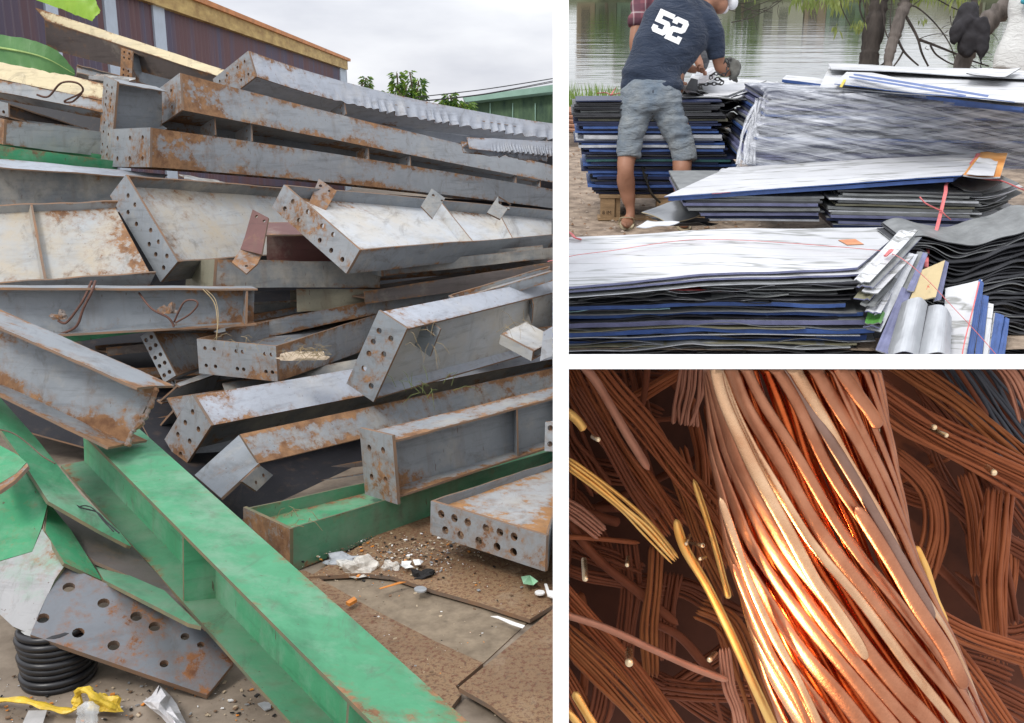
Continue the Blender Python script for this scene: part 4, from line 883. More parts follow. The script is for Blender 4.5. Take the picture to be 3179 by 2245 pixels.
# pallet
WOOD = simple('pallet wood', (.30, .20, .11), .85, .3, 12, sc=(1, 1, 4), bumpd=.004)
T = thing('pallet', 'wooden pallet under the blue sheet stack by the bare legs', 'pallet', RW(xr(1860, 0, Y1, .1), Y1, 0))
def rbox(m, x0, x1, y0, y1, z0, z1):
    v = [RW(x, y, z) for z in (z0, z1) for y in (y0, y1) for x in (x0, x1)]
    m.add(v, [(0, 1, 3, 2), (4, 6, 7, 5), (0, 4, 5, 1), (2, 3, 7, 6), (0, 2, 6, 4), (1, 5, 7, 3)])
xa, xb = xr(1860, 0, Y1, .1), xr(2260, 0, Y1, .1)
hT = vtoh(604, Y1); hB = .0
m = MB(); rbox(m, xa, xb, Y1-.02, Y1+.09, hT-.022, hT-.002); m.build('deck_board', WOOD, T)
m = MB(); rbox(m, xa, xb, Y1+.3, Y1+.4, hT-.022, hT-.002); m.build('deck_board', WOOD, T)
m = MB(); rbox(m, xa-.01, xb, Y1-.02, Y1+.09, .001, .02); m.build('bottom_board', WOOD, T)
for x in (xa+.01, (xa+xb)/2-.05, xb-.12):
    m = MB(); rbox(m, x, x+.10, Y1-.015, Y1+.08, .021, hT-.024); bl = m.build('block', WOOD, T)
    if x == xa+.01: BLOCK1 = bl
m = MB(); rbox(m, xa+.115, xa+.15, Y1+.0, Y1+.5, .021, hT-.024); m.build('stringer', WOOD, T)
def text(s, mat, size, origin, ex, ey, parent, name, off=.003, spacing=1.0):
    cu = bpy.data.curves.new('t', 'FONT'); cu.body = s; cu.size = size; cu.space_character = spacing
    to = bpy.data.objects.new('t', cu); me0 = bpy.data.meshes.new_from_object(to)
    m = MB(); nrm = ex.cross(ey).normalized()
    m.add([origin+ex*v.co.x+ey*v.co.y+nrm*off for v in me0.vertices], [tuple(p.vertices) for p in me0.polygons])
    bpy.data.objects.remove(to); return m.build(name, mat, parent)
text('8 IM', simple('burnt stamp', (.05, .03, .02), .9), .036, RW(xa+.022, Y1-.016, .045), RT, NR, BLOCK1, 'stamp')
# reddish planks at the left margin
RPK = simple('red brown planks', (.30, .15, .09), .85, .35, 10, sc=(1, 1, 3), bumpd=.004)
for k in range(5):
    px = [(1745, 345+k*14), (1798+k*8-(20 if k > 3 else 0), 350+k*14), (1812+k*3, 338+k*14), (1745, 328+k*14)]
    h_ = .30-.03*k; c4 = [PR(u, v, h_) for u, v in px]
    sheet('%s red brown plank of the pile at the lakeside left margin' % ['topmost', 'second', 'middle', 'fourth', 'lowest'][k], c4, .022, RPK, RPK, name='plank', cat='plank', group='planks piled at the left margin')
m = MB()
c_ = PR(1775, 400, 0); 
tag(crumple('x', 'stone_block', 'stone', PR(1775, 395, .05), .16, .12, .10, simple('dark stone', (.09, .075, .065), .9, .3, 8, bumpd=.02), 4, .3), 'dark stone block under the red brown planks', 'stone')

# ---- wrapped stack (stretch film)
Y2 = 6.55
FILMG = 'grey edges inside the film wrapped stack'
random.seed(8)
for k in range(24):
    v0 = 300+k*9.0; lft = 2362-k*3.1+random.uniform(-6, 6)
    e = random.choice(['grey', 'dark', 'lilac', 'navy', 'lilac', 'blue', 'dark'])
    band('%s sheet edge, %s from the top inside the film wrapped stack' % (names_.get(e, e), ORD[k]), lft+28, 3290, v0, v0+7.4, Y2+random.uniform(0, .04), .9, E_[e], group=FILMG, wl=wavef(k, .006, 0), tiltv=14)
def rnoi(nt, scale, detail, rough, sc, rot, dist):
    tc = N(nt, 'ShaderNodeTexCoord'); m1 = N(nt, 'ShaderNodeMapping'); m1.inputs['Rotation'].default_value = rot; m2 = N(nt, 'ShaderNodeMapping'); m2.inputs['Scale'].default_value = sc
    n = N(nt, 'ShaderNodeTexNoise', i_Scale=scale, i_Detail=detail, i_Roughness=rough, i_Distortion=dist)
    nt.links.new(tc.outputs['Object'], m1.inputs[0]); nt.links.new(m1.outputs[0], m2.inputs[0]); nt.links.new(m2.outputs[0], n.inputs['Vector']); return n.outputs['Fac']
def film_mat():
    m, nt, b = newmat('stretch film')
    b.inputs['Base Color'].default_value = (.62, .65, .72, 1); b.inputs['Roughness'].default_value = .22; b.inputs['Specular IOR Level'].default_value = .8
    fa = rnoi(nt, 3.0, 8, .72, (.4, 4, 9), (0, R(-11), 0), .5); fb = rnoi(nt, 2.3, 6, .7, (.35, 4, 8), (0, R(9), 0), .4); f1 = mth(nt, 'ADD', mth(nt, 'MULTIPLY', fa, .62), mth(nt, 'MULTIPLY', fb, .38)); f2 = noi(nt, 2.2, 3, .6)
    r = N(nt, 'ShaderNodeMapRange'); r.inputs['From Min'].default_value = .43; r.inputs['From Max'].default_value = .585; r.inputs['To Min'].default_value = .12; r.inputs['To Max'].default_value = .9
    nt.links.new(f1, r.inputs['Value']); nt.links.new(r.outputs[0], b.inputs['Alpha'])
    c = mixc(nt, ramp(nt, f1, .4, .7), (.50, .53, .60), (.80, .82, .86)); c = mixc(nt, mth(nt, 'MULTIPLY', ramp(nt, f2, .55, .75), .35), c, (.30, .26, .22)); nt.links.new(c, b.inputs['Base Color'])
    bump(nt, b, f1, .03, .9); return m
FILM = film_mat(); m = MB()
nx, ny = 60, 22; vs = []
for i in range(nx+1):
    for j in range(ny+1):
        x, y = i/nx, j/ny; u = (2372+(3300-2372)*x) if True else 0; ul = 2372-92*y**1.2; u = ul+(3300-ul)*x
        v = 286+ (528-286)*y + x*12*(1-y)
        q = Y2-.035-.05*(1-abs(x-.0))*0 + .02*noise.noise(Vector((x*3, y*14+x*4, 0))) - .02*math.sin(y*3.1)
        if x < .03: q += (1-x/.03)**2*.10
        h_ = vtoh(v, q); vs.append(RW(xr(u, 0, q, h_), q, h_))
m.add(vs, [(i*(ny+1)+j, i*(ny+1)+j+1, (i+1)*(ny+1)+j+1, (i+1)*(ny+1)+j) for i in range(nx) for j in range(ny)])
k0 = len(m.v)
top_ = []
for i in range(nx+1):
    for j in range(7):
        p = vs[i*(ny+1)]; top_.append(p+FR*(.12*j)+NR*(.012*math.sin(j*.9)+.012*noise.noise(Vector((i*.2, j*.8, 0)))))
m.add(top_, [(i*7+j, i*7+j+1, (i+1)*7+j+1, (i+1)*7+j) for i in range(nx) for j in range(6)])
tag(m.build('stretch_film', FILM, smooth=True), 'streaky transparent stretch film wrapped round the stack in the middle', 'film')
# loose film fold at the left corner
FIL2 = filmmat('loose film', (.72, .74, .78), .12, .7, .2); m = MB()
for k in range(16):
    random.seed(k); u0 = 2350+random.uniform(-8, 14); u1 = 2285+random.uniform(0, 60); pts = [P(u0, 300+random.uniform(0, 40), 6.6), P((u0+u1)/2+random.uniform(-14, 6), 400, 6.5), P(u1, 510, 6.45)]
    tube(m, spline(pts, 5), [.004+.012*random.random() for _ in range(11)], 5, flat=.2)
tag(m.build('film_folds', FIL2, smooth=True), 'loose pleats of stretch film gathered at the left corner of the wrapped stack', 'film')
# white sheets lying on the wrapped stack
def psheet(label, px4, hs, t, top, edge, seed=0, ax=.006, **k):
    c4 = [PR(u, v, h) for (u, v), h in zip(px4, hs)]
    return sheet(label, c4, t, top, edge, wavef(seed, ax, 0), **k)
psheet('blue edged white sheet, lowest of those lying on the wrapped stack', [(2425, 262), (3179+60, 342), (3260, 300), (2430, 242)], (.92, .89, .90, .93), .026, WS[1], E_['blue'], 1)
psheet('second blue edged sheet on the wrapped stack', [(2428, 248), (3176, 332), (3260, 290), (2440, 236)], (.95, .92, .91, .94), .020, WS[2], E_['blue'], 2)
BIGW = psheet('large upper white sheet raised behind the blue edges', [(2545, 270), (3240, 320), (3260, 245), (2578, 198)], (.96, .95, .98, 1.0), .006, WS[0], E_['pale'], 3, ax=.012)
psheet('white sheet with a faint frame line and a yellow mark on the wrapped stack', [(2590, 262), (3150, 316), (3060, 300), (2640, 215)], (.985, .965, .97, 1.01), .005, WS[1], E_['blue'], 4)
for px_ in ([(2650, 229), (2800, 252), (3070, 296), (3066, 302), (2798, 258), (2650, 234)], [(2636, 237), (2790, 261), (3000, 296), (2996, 301), (2788, 266), (2636, 241)]):
    m = MB(); prism(m, [PR(u, v, 1.03) for u, v in px_], NR*.0015, ms=0); m.build('printed_stripe', E_['blue'], BIGW)
psheet('rear white sheet reaching to the tree trunks', [(2580, 212), (3240, 246), (3260, 226), (2570, 196)], (1.03, 1.0, 1.0, 1.03), .006, WS[2], E_['pale'], 5)
psheet('pale sheet at the foot of the trunk with the jacket', [(3000, 226), (3120, 240), (3170, 212), (3010, 214)], (1.05, 1.03, 1.04, 1.05), .006, WS[0], E_['dark'], 6)
m = MB(); q = [PR(u, v, .995) for u, v in [(2606, 270), (2614, 272), (2628, 247), (2620, 246)]]; prism(m, q, NR*.002, ms=0); tag(m.build('tape', simple('yellow tape', (.62, .48, .05), .6)), 'short strip of yellow tape on the white sheet', 'tape')

# ---- stack with the tilted white sheet (middle right)
Y3 = 5.62
def ysheet(label, px4, ys, t, top, edge, seed=0, ax=.006, **k):
    c4 = [RW(xr(u, 0, y, vtoh(v, y)), y, vtoh(v, y)) for (u, v), y in zip(px4, ys)]
    return sheet(label, c4, t, top, edge, wavef(seed, ax, 0), **k)
ysheet('long tilted white sheet with a blue front edge on the middle stack', [(2062, 608), (2985, 546), (3085, 474), (2262, 520)], (5.6, 5.6, 6.5, 6.5), .006, WS[0], E_['blue'], 7, ax=.004)
ysheet('blue sheet just under the long tilted white one', [(2075, 613), (2960, 553), (3060, 485), (2272, 530)], (5.61, 5.61, 6.4, 6.4), .020, E_['blue'], E_['blue'], 8, ax=.003)
ysheet('narrow pale folded sheet at the left tip of the middle stack', [(2150, 596), (2190, 596), (2275, 520), (2240, 522)], (5.75, 5.75, 6.55, 6.55), .006, WS[2], E_['grey'], 9)
ysheet('orange printed sheet end at the right corner of the middle stack', [(2990, 544), (3105, 552), (3128, 477), (3045, 471)], (5.6, 5.6, 6.4, 6.5), .008, simple('orange print', (.75, .25, .04), .5, .3, 3, col2=(.85, .45, .15)), E_['pale'], 10)
ysheet('torn white label sheet on the orange print', [(3000, 541), (3085, 546), (3100, 494), (3040, 488)], (5.55, 5.55, 6.2, 6.2), .003, WS[1], E_['pale'], 11)
random.seed(21)
lr = [('grey', 608, 7), ('grey', 616, 6), ('dark', 623, 6), ('lilac', 630, 9), ('dark', 640, 5), ('grey', 647, 7), ('dark', 655, 4), ('lilac', 660, 9), ('navy', 670, 8), ('pale', 679, 6)]
for k, (e, v0, hh) in enumerate(lr):
    band('%s sheet edge, %s down in the left half of the middle stack' % (names_[e], ORD[k]), 2126+max(0, k-4)*16+random.uniform(-8, 8), 2545+random.uniform(-5, 22), v0, v0+hh, Y3+random.uniform(-.01, .02), .8, E_[e], E_['grey'], group='sheets in the left half of the middle stack', wl=wavef(k, .002, 0), tiltv=2)
rr_ = [('dark', 590, 5), ('grey', 598, 7), ('grey', 607, 6), ('pale', 614, 6), ('grey', 622, 8), ('olive', 632, 6), ('grey', 640, 9), ('pale', 651, 5), ('grey', 658, 7), ('lilac', 667, 9), ('navy', 677, 8), ('lilac', 687, 8), ('navy', 697, 7), ('navy', 705, 7)]
for k, (e, v0, hh) in enumerate(rr_):
    band('%s sheet edge, %s down in the right half of the middle stack' % (names_[e], ORD[k]), 2574+random.uniform(-8, 30)+(30 if k < 3 else 0), 3020+random.uniform(-30, 35), v0, v0+hh, Y3+random.uniform(-.02, .02), .8, E_[e], E_['grey'], group='sheets in the right half of the middle stack', wl=wavef(k, .003, 0), tiltv=12)
# curling ends to the right of it
for k in range(16):
    v0 = 585+k*8.5; y = Y3+.02+.015*k; l = 3000+random.uniform(-25, 20); r = 3110+random.uniform(-20, 60)
    e = random.choice(['grey', 'pale', 'dark', 'grey']); a = RW(xr(l, 0, y, .4), y, vtoh(v0+6, y)); b = RW(xr(r, 0, y, .4), y, vtoh(v0-26+k, y))
    sheet('curling sheet end, %s from the top at the right side of the middle stack' % ORD[k], (a, b, b+FR*.45, a+FR*.45), .004, WS[k % 3] if e == 'pale' else E_['grey'], E_[e], (lambda q: lambda x, y_: -q*math.sin(x*3.1))(.02+.012*random.random()), group='curling ends of the middle stack')
# crumpled grey sheet bulging at the left of the middle stack
psheet('curved bare metal sheet with a cream edge at the left of the middle stack', [(1992, 655), (2130, 615), (2220, 650), (2080, 690)], (.36, .40, .36, .33), .005, simple('bare metal', (.26, .27, .28), .3, .2, 3, metal=.6), E_['beige'], 12, ax=.015)
for k in range(7):
    psheet('dark warped sheet, %s under the curved bare metal one' % ORD[k], [(1995+k*9, 662+k*5), (2140+k*6, 668+k*5), (2230, 676+k*3), (2060, 664+k*3)], (.33-.012*k,)*4, .004, E_['dark'], E_['grey' if k % 2 else 'black'], 13+k, ax=.012, group='warped dark sheets, left of the middle stack')
psheet('small torn white sheet poking out above the front stack', [(1975, 705), (2080, 700), (2110, 690), (2010, 684)], (.40, .40, .40, .41), .004, WS[2], E_['pale'], 22)

# ---- front stack
Y4 = vt = None
HF = .36; Y4 = (PR(2200, 852, HF)-R0).dot(FR)
def topwave(x, y): return .018*math.exp(-((x-.48)/.22)**2) + .004*noise.noise(Vector((x*7, y*3, 1)))
fs_ = [(1720, 893), (2662, 830), (2815, 703), (1720, 738)]
c4 = [PR(u, v, HF) for u, v in fs_]
sheet('big scuffed white sheet on top of the front stack, lavender blue front edge', c4, .010, WS[0], E_['lilac'], topwave, n=(40, 16))
c4 = [PR(u, v, HF-.022) for u, v in [(1720, 905), (2695, 848), (2850, 708), (1720, 760)]]
sheet('second white sheet just below the big top one on the front stack', c4, .009, WS[1], E_['lilac'], topwave, n=(40, 8))
c4 = [PR(u, v, HF-.045) for u, v in [(1720, 925), (2700, 868), (2872, 715), (1720, 780)]]
sheet('third sheet of the front stack, its grey corner jutting out at the back right', c4, .004, E_['grey'], E_['pale'], topwave, n=(40, 8))
random.seed(77)
layers = [('black', 6, 2690, 0), ('dark', 5, 2520, 0), ('grey', 3, 2650, 4), ('red', 4, 2300, 0), ('grey', 4, 2600, 6), ('black', 5, 2660, 5), ('grey', 3, 2560, 9), ('dark', 5, 2640, 0), ('pale', 3, 2500, 5),
          ('blue', 13, 2625, 3), ('dark', 5, 2560, 4), ('cyan', 4, 2080, 2), ('grey', 4, 2660, 3), ('blue', 11, 2680, 2), ('black', 5, 2600, 2), ('lilac', 12, 2685, 2), ('olive', 4, 2500, 3), ('blue', 15, 2715, 2), ('pale', 4, 2670, 3), ('blue', 14, 2690, 3),
          ('olive', 5, 2660, 4), ('pale', 4, 2640, 6), ('dark', 4, 2660, 8), ('grey', 3, 2650, 10), ('black', 4, 2700, 10), ('grey', 3, 2700, 12), ('dark', 5, 2690, 12), ('grey', 3, 2700, 12), ('black', 4, 2690, 12), ('grey', 3, 2710, 12), ('dark', 4, 2700, 12), ('black', 4, 2700, 10), ('pale', 3, 2450, 4)]
E_['red'] = simple('red sheet edge', (.30, .03, .03), .5)
names_.update(red='red', cyan='pale cyan', beige='beige', green='green')
hh = HF-.055; seen = {}
ly2 = []
for q in layers:
    ly2.append(q)
    for r_ in range(random.choice([0, 1, 1, 2])): ly2.append((random.choice(['grey', 'black', 'dark', 'pale', 'dark']), 1.6, q[2]-random.uniform(-30, 260), random.uniform(4, 13)))
layers = ly2[:56]
ORD += ['thirty-eighth', 'thirty-ninth', 'fortieth']+['forty-'+q for q in ORD[:9]]+['fiftieth']+['fifty-'+q for q in ORD[:9]]
for k, (e, tk, ur, wv) in enumerate(layers):
    t = tk*(.00165 if tk > 8 else .00105)*random.uniform(.85, 1.12); y = Y4+random.uniform(-.016, .035); sl = .028
    a, b = RW(xr(1715, 0, y, hh), y, hh-sl*.3), RW(xr(ur, 0, y, hh), y, hh+sl*.35)
    bk = .75
    lab = '%s edged sheet, %s below the white ones in the front stack' % (names_[e], ORD[k])
    ur += random.uniform(-14, 14)
    sheet(lab, (a, b, b+FR*bk+RT*.12, a+FR*bk), t, E_['grey'] if e in ('blue', 'lilac', 'pale') else E_[e], E_[e],
          (lambda k, wv: lambda x, y_: topwave(x, y_)*.8+wv*.0011*math.sin(x*9+k*1.3)+wv*.0006*math.sin(x*23+k)+(.003+wv*.0008)*max(0, 1-abs(x-.46)*16)*math.sin(k*2.3))(k, wv), n=(36, 3), group='sheets of the front stack')
    hh -= t+(.0008 if tk > 8 else .0016)+random.uniform(0, .002)
c4 = [PR(u, v, HF+.005) for u, v in [(2602, 745), (2630, 760), (2682, 758), (2655, 742)]]
sheet('small copper coloured tag lying on the front stack', c4, .002, simple('copper tag', (.60, .25, .12), .5), RE, name='tag', cat='tag', n=(2, 2))
# fanned sheets running down the right side of the front stack
random.seed(9)
fan = [('pale', 2700, 2850, 870, 715), ('grey', 2710, 2862, 885, 735), ('pale', 2725, 2840, 905, 790), ('olive', 2700, 2790, 925, 830), ('grey', 2720, 2800, 945, 850), ('pale', 2735, 2830, 965, 800), ('green', 2735, 2775, 1000, 905), ('dark', 2730, 2790, 1010, 930)]
for k, (e, ua, ub, va, vb) in enumerate(fan):
    za = 4.6; zb2 = 4.6+(va-vb)*.0028
    a = P(ua-50, va, za); b = P(ua, va+6, za-.01); c = P(ub, vb, zb2); d = P(ub-60, vb+2, zb2)
    sheet('%s sheet corner fanned out right of the front stack, %s from the top' % (names_[e], ords[k] if k else 'first'), (a, b, c, d), .005, WS[k % 3] if e == 'pale' else E_[e], E_['lilac' if k % 2 else 'grey'], wavef(k, .006, 0, 3), n=(6, 8), group='fanned corners of the front stack')

# ---- standing bundle of sheets leaning to the right of the front stack
def tile(label, px, zs, t, top, edge, seed=0, bulge=0, name='metal_sheet'):
    c4 = [P(u, v, z) for (u, v), z in zip(px, zs)]; n_ = (c4[1]-c4[0]).cross(c4[3]-c4[0]).normalized()
    if n_.dot(CAM-c4[0]) < 0: n_ = -n_
    return sheet(label, c4, t, top, edge, (lambda x, y: bulge*math.sin(x*3.14)+.004*noise.noise(Vector((x*4, y*4, seed)))), up=n_, n=(12, 8), name=name)
BM = simple('bare aluminium', (.42, .44, .46), .32, .15, 3, metal=.55, bumpd=.01, col2=(.62, .64, .66))
TAN = simple('tan printed sheet', (.50, .40, .22), .55, .12, 4)
tile('narrow lavender sheet standing behind the tan one', [(2790, 925), (2835, 912), (2880, 785), (2848, 780)], (4.75, 4.75, 4.95, 4.95), .006, E_['grey'], E_['lilac'], 1)
tile('second narrow lavender sheet beside the red string', [(2815, 900), (2838, 905), (2880, 790), (2866, 782)], (4.70, 4.70, 4.9, 4.9), .006, E_['lilac'], E_['pale'], 2)
tile('tan sheet with red print standing upright in the leaning bundle', [(2820, 940), (2905, 922), (2934, 808), (2862, 838)], (4.66, 4.66, 4.8, 4.82), .006, TAN, E_['beige'], 3)
tile('white edged sheet right behind the tan one', [(2900, 935), (2922, 930), (2946, 815), (2932, 808)], (4.68, 4.7, 4.84, 4.82), .008, E_['lilac'], WS[0], 4)
tile('left curved bare aluminium sheet at the bottom right', [(2750, 1110), (2850, 1110), (2880, 945), (2800, 940)], (4.5, 4.5, 4.66, 4.66), .005, BM, E_['lilac'], 5, .05)
tile('right curved bare aluminium sheet at the bottom right', [(2850, 1110), (2950, 1112), (2955, 985), (2882, 950)], (4.5, 4.5, 4.64, 4.66), .005, BM, E_['pale'], 6, .045)
tile('lilac sheet sloping along the left of the aluminium curves', [(2718, 1085), (2760, 1100), (2828, 905), (2800, 890)], (4.55, 4.5, 4.72, 4.74), .008, E_['lilac'], E_['pale'], 7)
tile('grey sheet sloping at the far left of the leaning bundle', [(2690, 1020), (2735, 1030), (2850, 790), (2820, 785)], (4.62, 4.6, 4.92, 4.92), .006, E_['pale'], E_['grey'], 8)
tile('white scribbled sheet with a blue right edge standing at the right', [(2925, 1115), (3005, 1115), (3050, 868), (2935, 895)], (4.6, 4.6, 4.8, 4.8), .008, WS[1], E_['blue'], 9)
tile('blue edge strip of the scribbled sheet', [(3005, 1115), (3022, 1115), (3054, 880), (3044, 866)], (4.58, 4.6, 4.8, 4.79), .010, E_['blue'], E_['blue'], 10)
tile('second standing sheet with white and blue edges at the right', [(3025, 1115), (3048, 1115), (3070, 920), (3050, 915)], (4.62, 4.62, 4.8, 4.8), .008, E_['blue'], WS[0], 11)
tile('plain white strip standing between the blue ones', [(3050, 1115), (3066, 1115), (3085, 945), (3068, 940)], (4.64, 4.64, 4.8, 4.8), .006, WS[0], E_['pale'], 12)
tile('outermost blue standing sheet at the right', [(3068, 1115), (3095, 1115), (3118, 980), (3090, 970)], (4.64, 4.66, 4.8, 4.78), .012, E_['blue'], WS[2], 13)
tile('bright blue sheet edge at the very right of the standing bundle', [(3096, 1115), (3118, 1115), (3134, 990), (3122, 985)], (4.66, 4.68, 4.8, 4.8), .012, E_['blue'], E_['blue'], 14)
tile('dark sheet behind the left side of the leaning bundle', [(2680, 1115), (2800, 1115), (2870, 900), (2760, 900)], (4.85, 4.85, 5.0, 5.0), .01, E_['dark'], E_['grey'], 15)
tx = simple('red print', (.50, .08, .05), .7)
m = MB(); a = P(2872, 905, 4.655); ex, ey = (P(2905, 880, 4.69)-a).normalized(), (P(2884, 870, 4.70)-a).normalized()
text('K', tx, .05, a, ex, ey, None, 'print', .008); bpy.data.objects['print']['label'] = 'red printed mark on the tan sheet'; bpy.data.objects['print']['category'] = 'print'

# ---- dark wavy stack at the far right
random.seed(55)
Y5 = 4.95
for k in range(44):
    v0 = 745+k*9.0; y = Y5-.009*k+random.uniform(-.02, .02); h_ = vtoh(v0, y)
    a, b = RW(xr(2790+random.uniform(-10, 25), 0, y, h_), y, h_), RW(xr(3330, 0, y, h_), y, h_+random.uniform(-.005, .012)+max(0, .07-.006*k))
    e = random.choice(['black', 'dark', 'dark', 'grey', 'black'])
    sheet('wavy dark sheet, %s from the top of the heavy stack at the right edge' % ORD[k], (a, b, b+FR*.4, a+FR*.4), .0045, E_['dark'] if k else E_['grey'], E_[e],
          (lambda k: lambda x, y_: -.055*math.exp(-((x-.30)/.16)**2)*(1-k/60) + .03*math.sin(x*9+k*.12)*(1-k/70)+.006*math.sin(x*25+k))(k), n=(40, 2), group='wavy dark sheets at the right edge')

# ---- red plastic twine
TW = simple('red twine', (.62, .16, .16), .5, .2, 20)
def twine(label, pts, r=.004): 
    m = MB(); tube(m, spline([P(*p) for p in pts], 8), r, 5, flat=.5); return tag(m.build('twine', TW), label, 'twine', 'red plastic twine')
def onfront(u, v, dh=.014): p = PR(u, v, HF+dh); return (u, v, (p-CAM).dot(FW))
twine('long thin red twine across the big white sheet of the front stack', [(*onfront(u, v)[:2], onfront(u, v, .03)[2]) for u, v in [(1700, 812), (1790, 792), (1900, 778), (2050, 755), (2160, 744), (2300, 746), (2480, 757), (2700, 775), (2760, 785)]]+[(2810, 810, 4.62), (2880, 870, 4.56), (2950, 945, 4.5), (3030, 1030, 4.45), (3100, 1110, 4.4)], .0032)
twine('red twine knot end at the left margin of the front stack', [(1740, 722, 5.3), (1768, 722, 5.25), (1785, 738, 5.2), (1805, 744, 5.2)], .010)
twine('red knot on the corner of the big white sheet', [(2748, 795, 4.75), (2760, 784, 4.76), (2768, 776, 4.78)], .012)
twine('red ribbon hanging over the middle stack down to the standing bundle', [(3035, 478, 6.3), (3012, 520, 6.1), (2945, 560, 5.75), (2935, 600, 5.55), (2922, 655, 5.5), (2905, 720, 5.3), (2880, 780, 5.1), (2876, 830, 4.95)], .010)
twine('tied red ribbon ends crossing on the middle stack, upper branch', [(2856, 612, 5.52), (2872, 630, 5.5), (2900, 645, 5.48), (2924, 655, 5.47)], .008)
twine('tied red ribbon ends crossing on the middle stack, lower branch', [(2924, 655, 5.47), (2935, 668, 5.46), (2952, 682, 5.46)], .006)
twine('red ribbon over the orange print at the right corner', [(3040, 478, 6.3), (3000, 535, 5.8), (3060, 556, 5.7), (3110, 562, 5.65), (3179, 590, 5.6), (3230, 600, 5.6)], .008)
twine('thin red twine on the long tilted white sheet', [(2210, 602, 5.6), (2500, 578, 5.75), (2800, 556, 5.85), (2990, 532, 5.9)], .003)
twine('red ribbon hanging down the front of the stack behind the man', [(1896, 295, 7.5), (1899, 330, 7.45), (1898, 380, 7.45), (1908, 440, 7.42), (1904, 520, 7.4), (1902, 590, 7.4)], .009)
twine('red ribbon knot on top of the stack behind the man, left arm', [(1853, 290, 7.5), (1880, 288, 7.5), (1898, 294, 7.48), (1930, 288, 7.5)], .007)
twine('red ribbon end standing up from the knot behind the man', [(1897, 296, 7.48), (1905, 282, 7.5), (1912, 273, 7.5)], .006)
twine('thin red string down the scribbled white sheet', [(3040, 875, 4.7), (3020, 960, 4.62), (2995, 1060, 4.55), (2985, 1115, 4.5)], .003)

# ---- trees by the water
def pxt(m, pts, r, n=8, k=6, jit=0, **kw):
    sp_ = spline([P(*p[:3]) for p in pts], k)
    if isinstance(r, (tuple, list)): rr = [r[0]+(r[1]-r[0])*i/(len(sp_)-1) for i in range(len(sp_))]
    else: rr = [r]*len(sp_)
    if jit: rr = [q*(1+jit*noise.noise(Vector((i*.7, q*40, 0)))) for i, q in enumerate(rr)]
    tube(m, sp_, rr, n, **kw)
DBK = simple('dark trunk bark', (.035, .029, .026), .95, .35, 12, bumpd=.02, sc=(1, 1, .25), col2=(.085, .07, .06))
GBK = simple('grey trunk bark', (.10, .085, .075), .95, .35, 12, bumpd=.03, sc=(1, 1, .2), col2=(.21, .18, .16))
zt = 9.6; K = zt/FPX
T = thing('tree', 'thick dark trunked tree at the water behind the white sheets', 'tree', PR(2690, 420, 0))
m = MB(); pxt(m, [(2755, -260, zt), (2742, -120, zt), (2730, 0, zt), (2718, 70, zt), (2702, 150, zt), (2696, 220, zt), (2690, 430, zt)], (24*K, 33*K), 14, jit=.25); m.build('trunk', DBK, T, smooth=True)
m = MB(); pxt(m, [(2742, -120, zt), (2600, -220, zt), (2420, -200, zt+.2)], (14*K, 5*K)); pxt(m, [(2735, -60, zt), (2680, -20, zt), (2670, 30, zt), (2690, 80, zt)], (4*K, 2*K), 5); m.build('branch', DBK, T)
WLF = leafmat('willow leaf', (.13, .19, .04), (.26, .30, .08), .3)
def hang(m, u, v, z, n, su, sv, l=.09):
    for i in range(n):
        p = P(u+random.gauss(0, su), v+random.gauss(0, sv), z+random.uniform(-.3, .3)); leaf(m, p, Vector((random.uniform(-.5, .5), random.uniform(-.3, .3), -1)), l*random.uniform(.6, 1.2), l*.13)
random.seed(3)
m = MB(); hang(m, 2515, -4, zt, 60, 30, 12); hang(m, 2600, 2, zt, 60, 28, 14); hang(m, 2560, -22, zt, 50, 60, 12); hang(m, 2668, 74, zt, 40, 16, 8, .06); hang(m, 2595, 85, zt, 16, 6, 8, .07)
hang(m, 2860, -16, zt, 50, 60, 9); hang(m, 2990, 0, zt, 26, 30, 10); hang(m, 2320, -15, zt, 14, 40, 8, .05); hang(m, 2862, 60, zt, 12, 8, 8, .07)
hang(m, 2600, -140, zt, 160, 120, 34, .10); m.build('crown', WLF, T)
T = thing('tree', 'slimmer grey trunk with crooked bare branches between the dark trunk and the jacket', 'tree', PR(2756, 410, 0))
z2_ = 9.4; m = MB(); pxt(m, [(2820, -160, z2_), (2812, 0, z2_), (2795, 50, z2_), (2778, 110, z2_), (2766, 150, z2_), (2756, 215, z2_), (2752, 420, z2_)], (22*K, 13*K), 10, jit=.3); m.build('trunk', GBK, T, smooth=True)
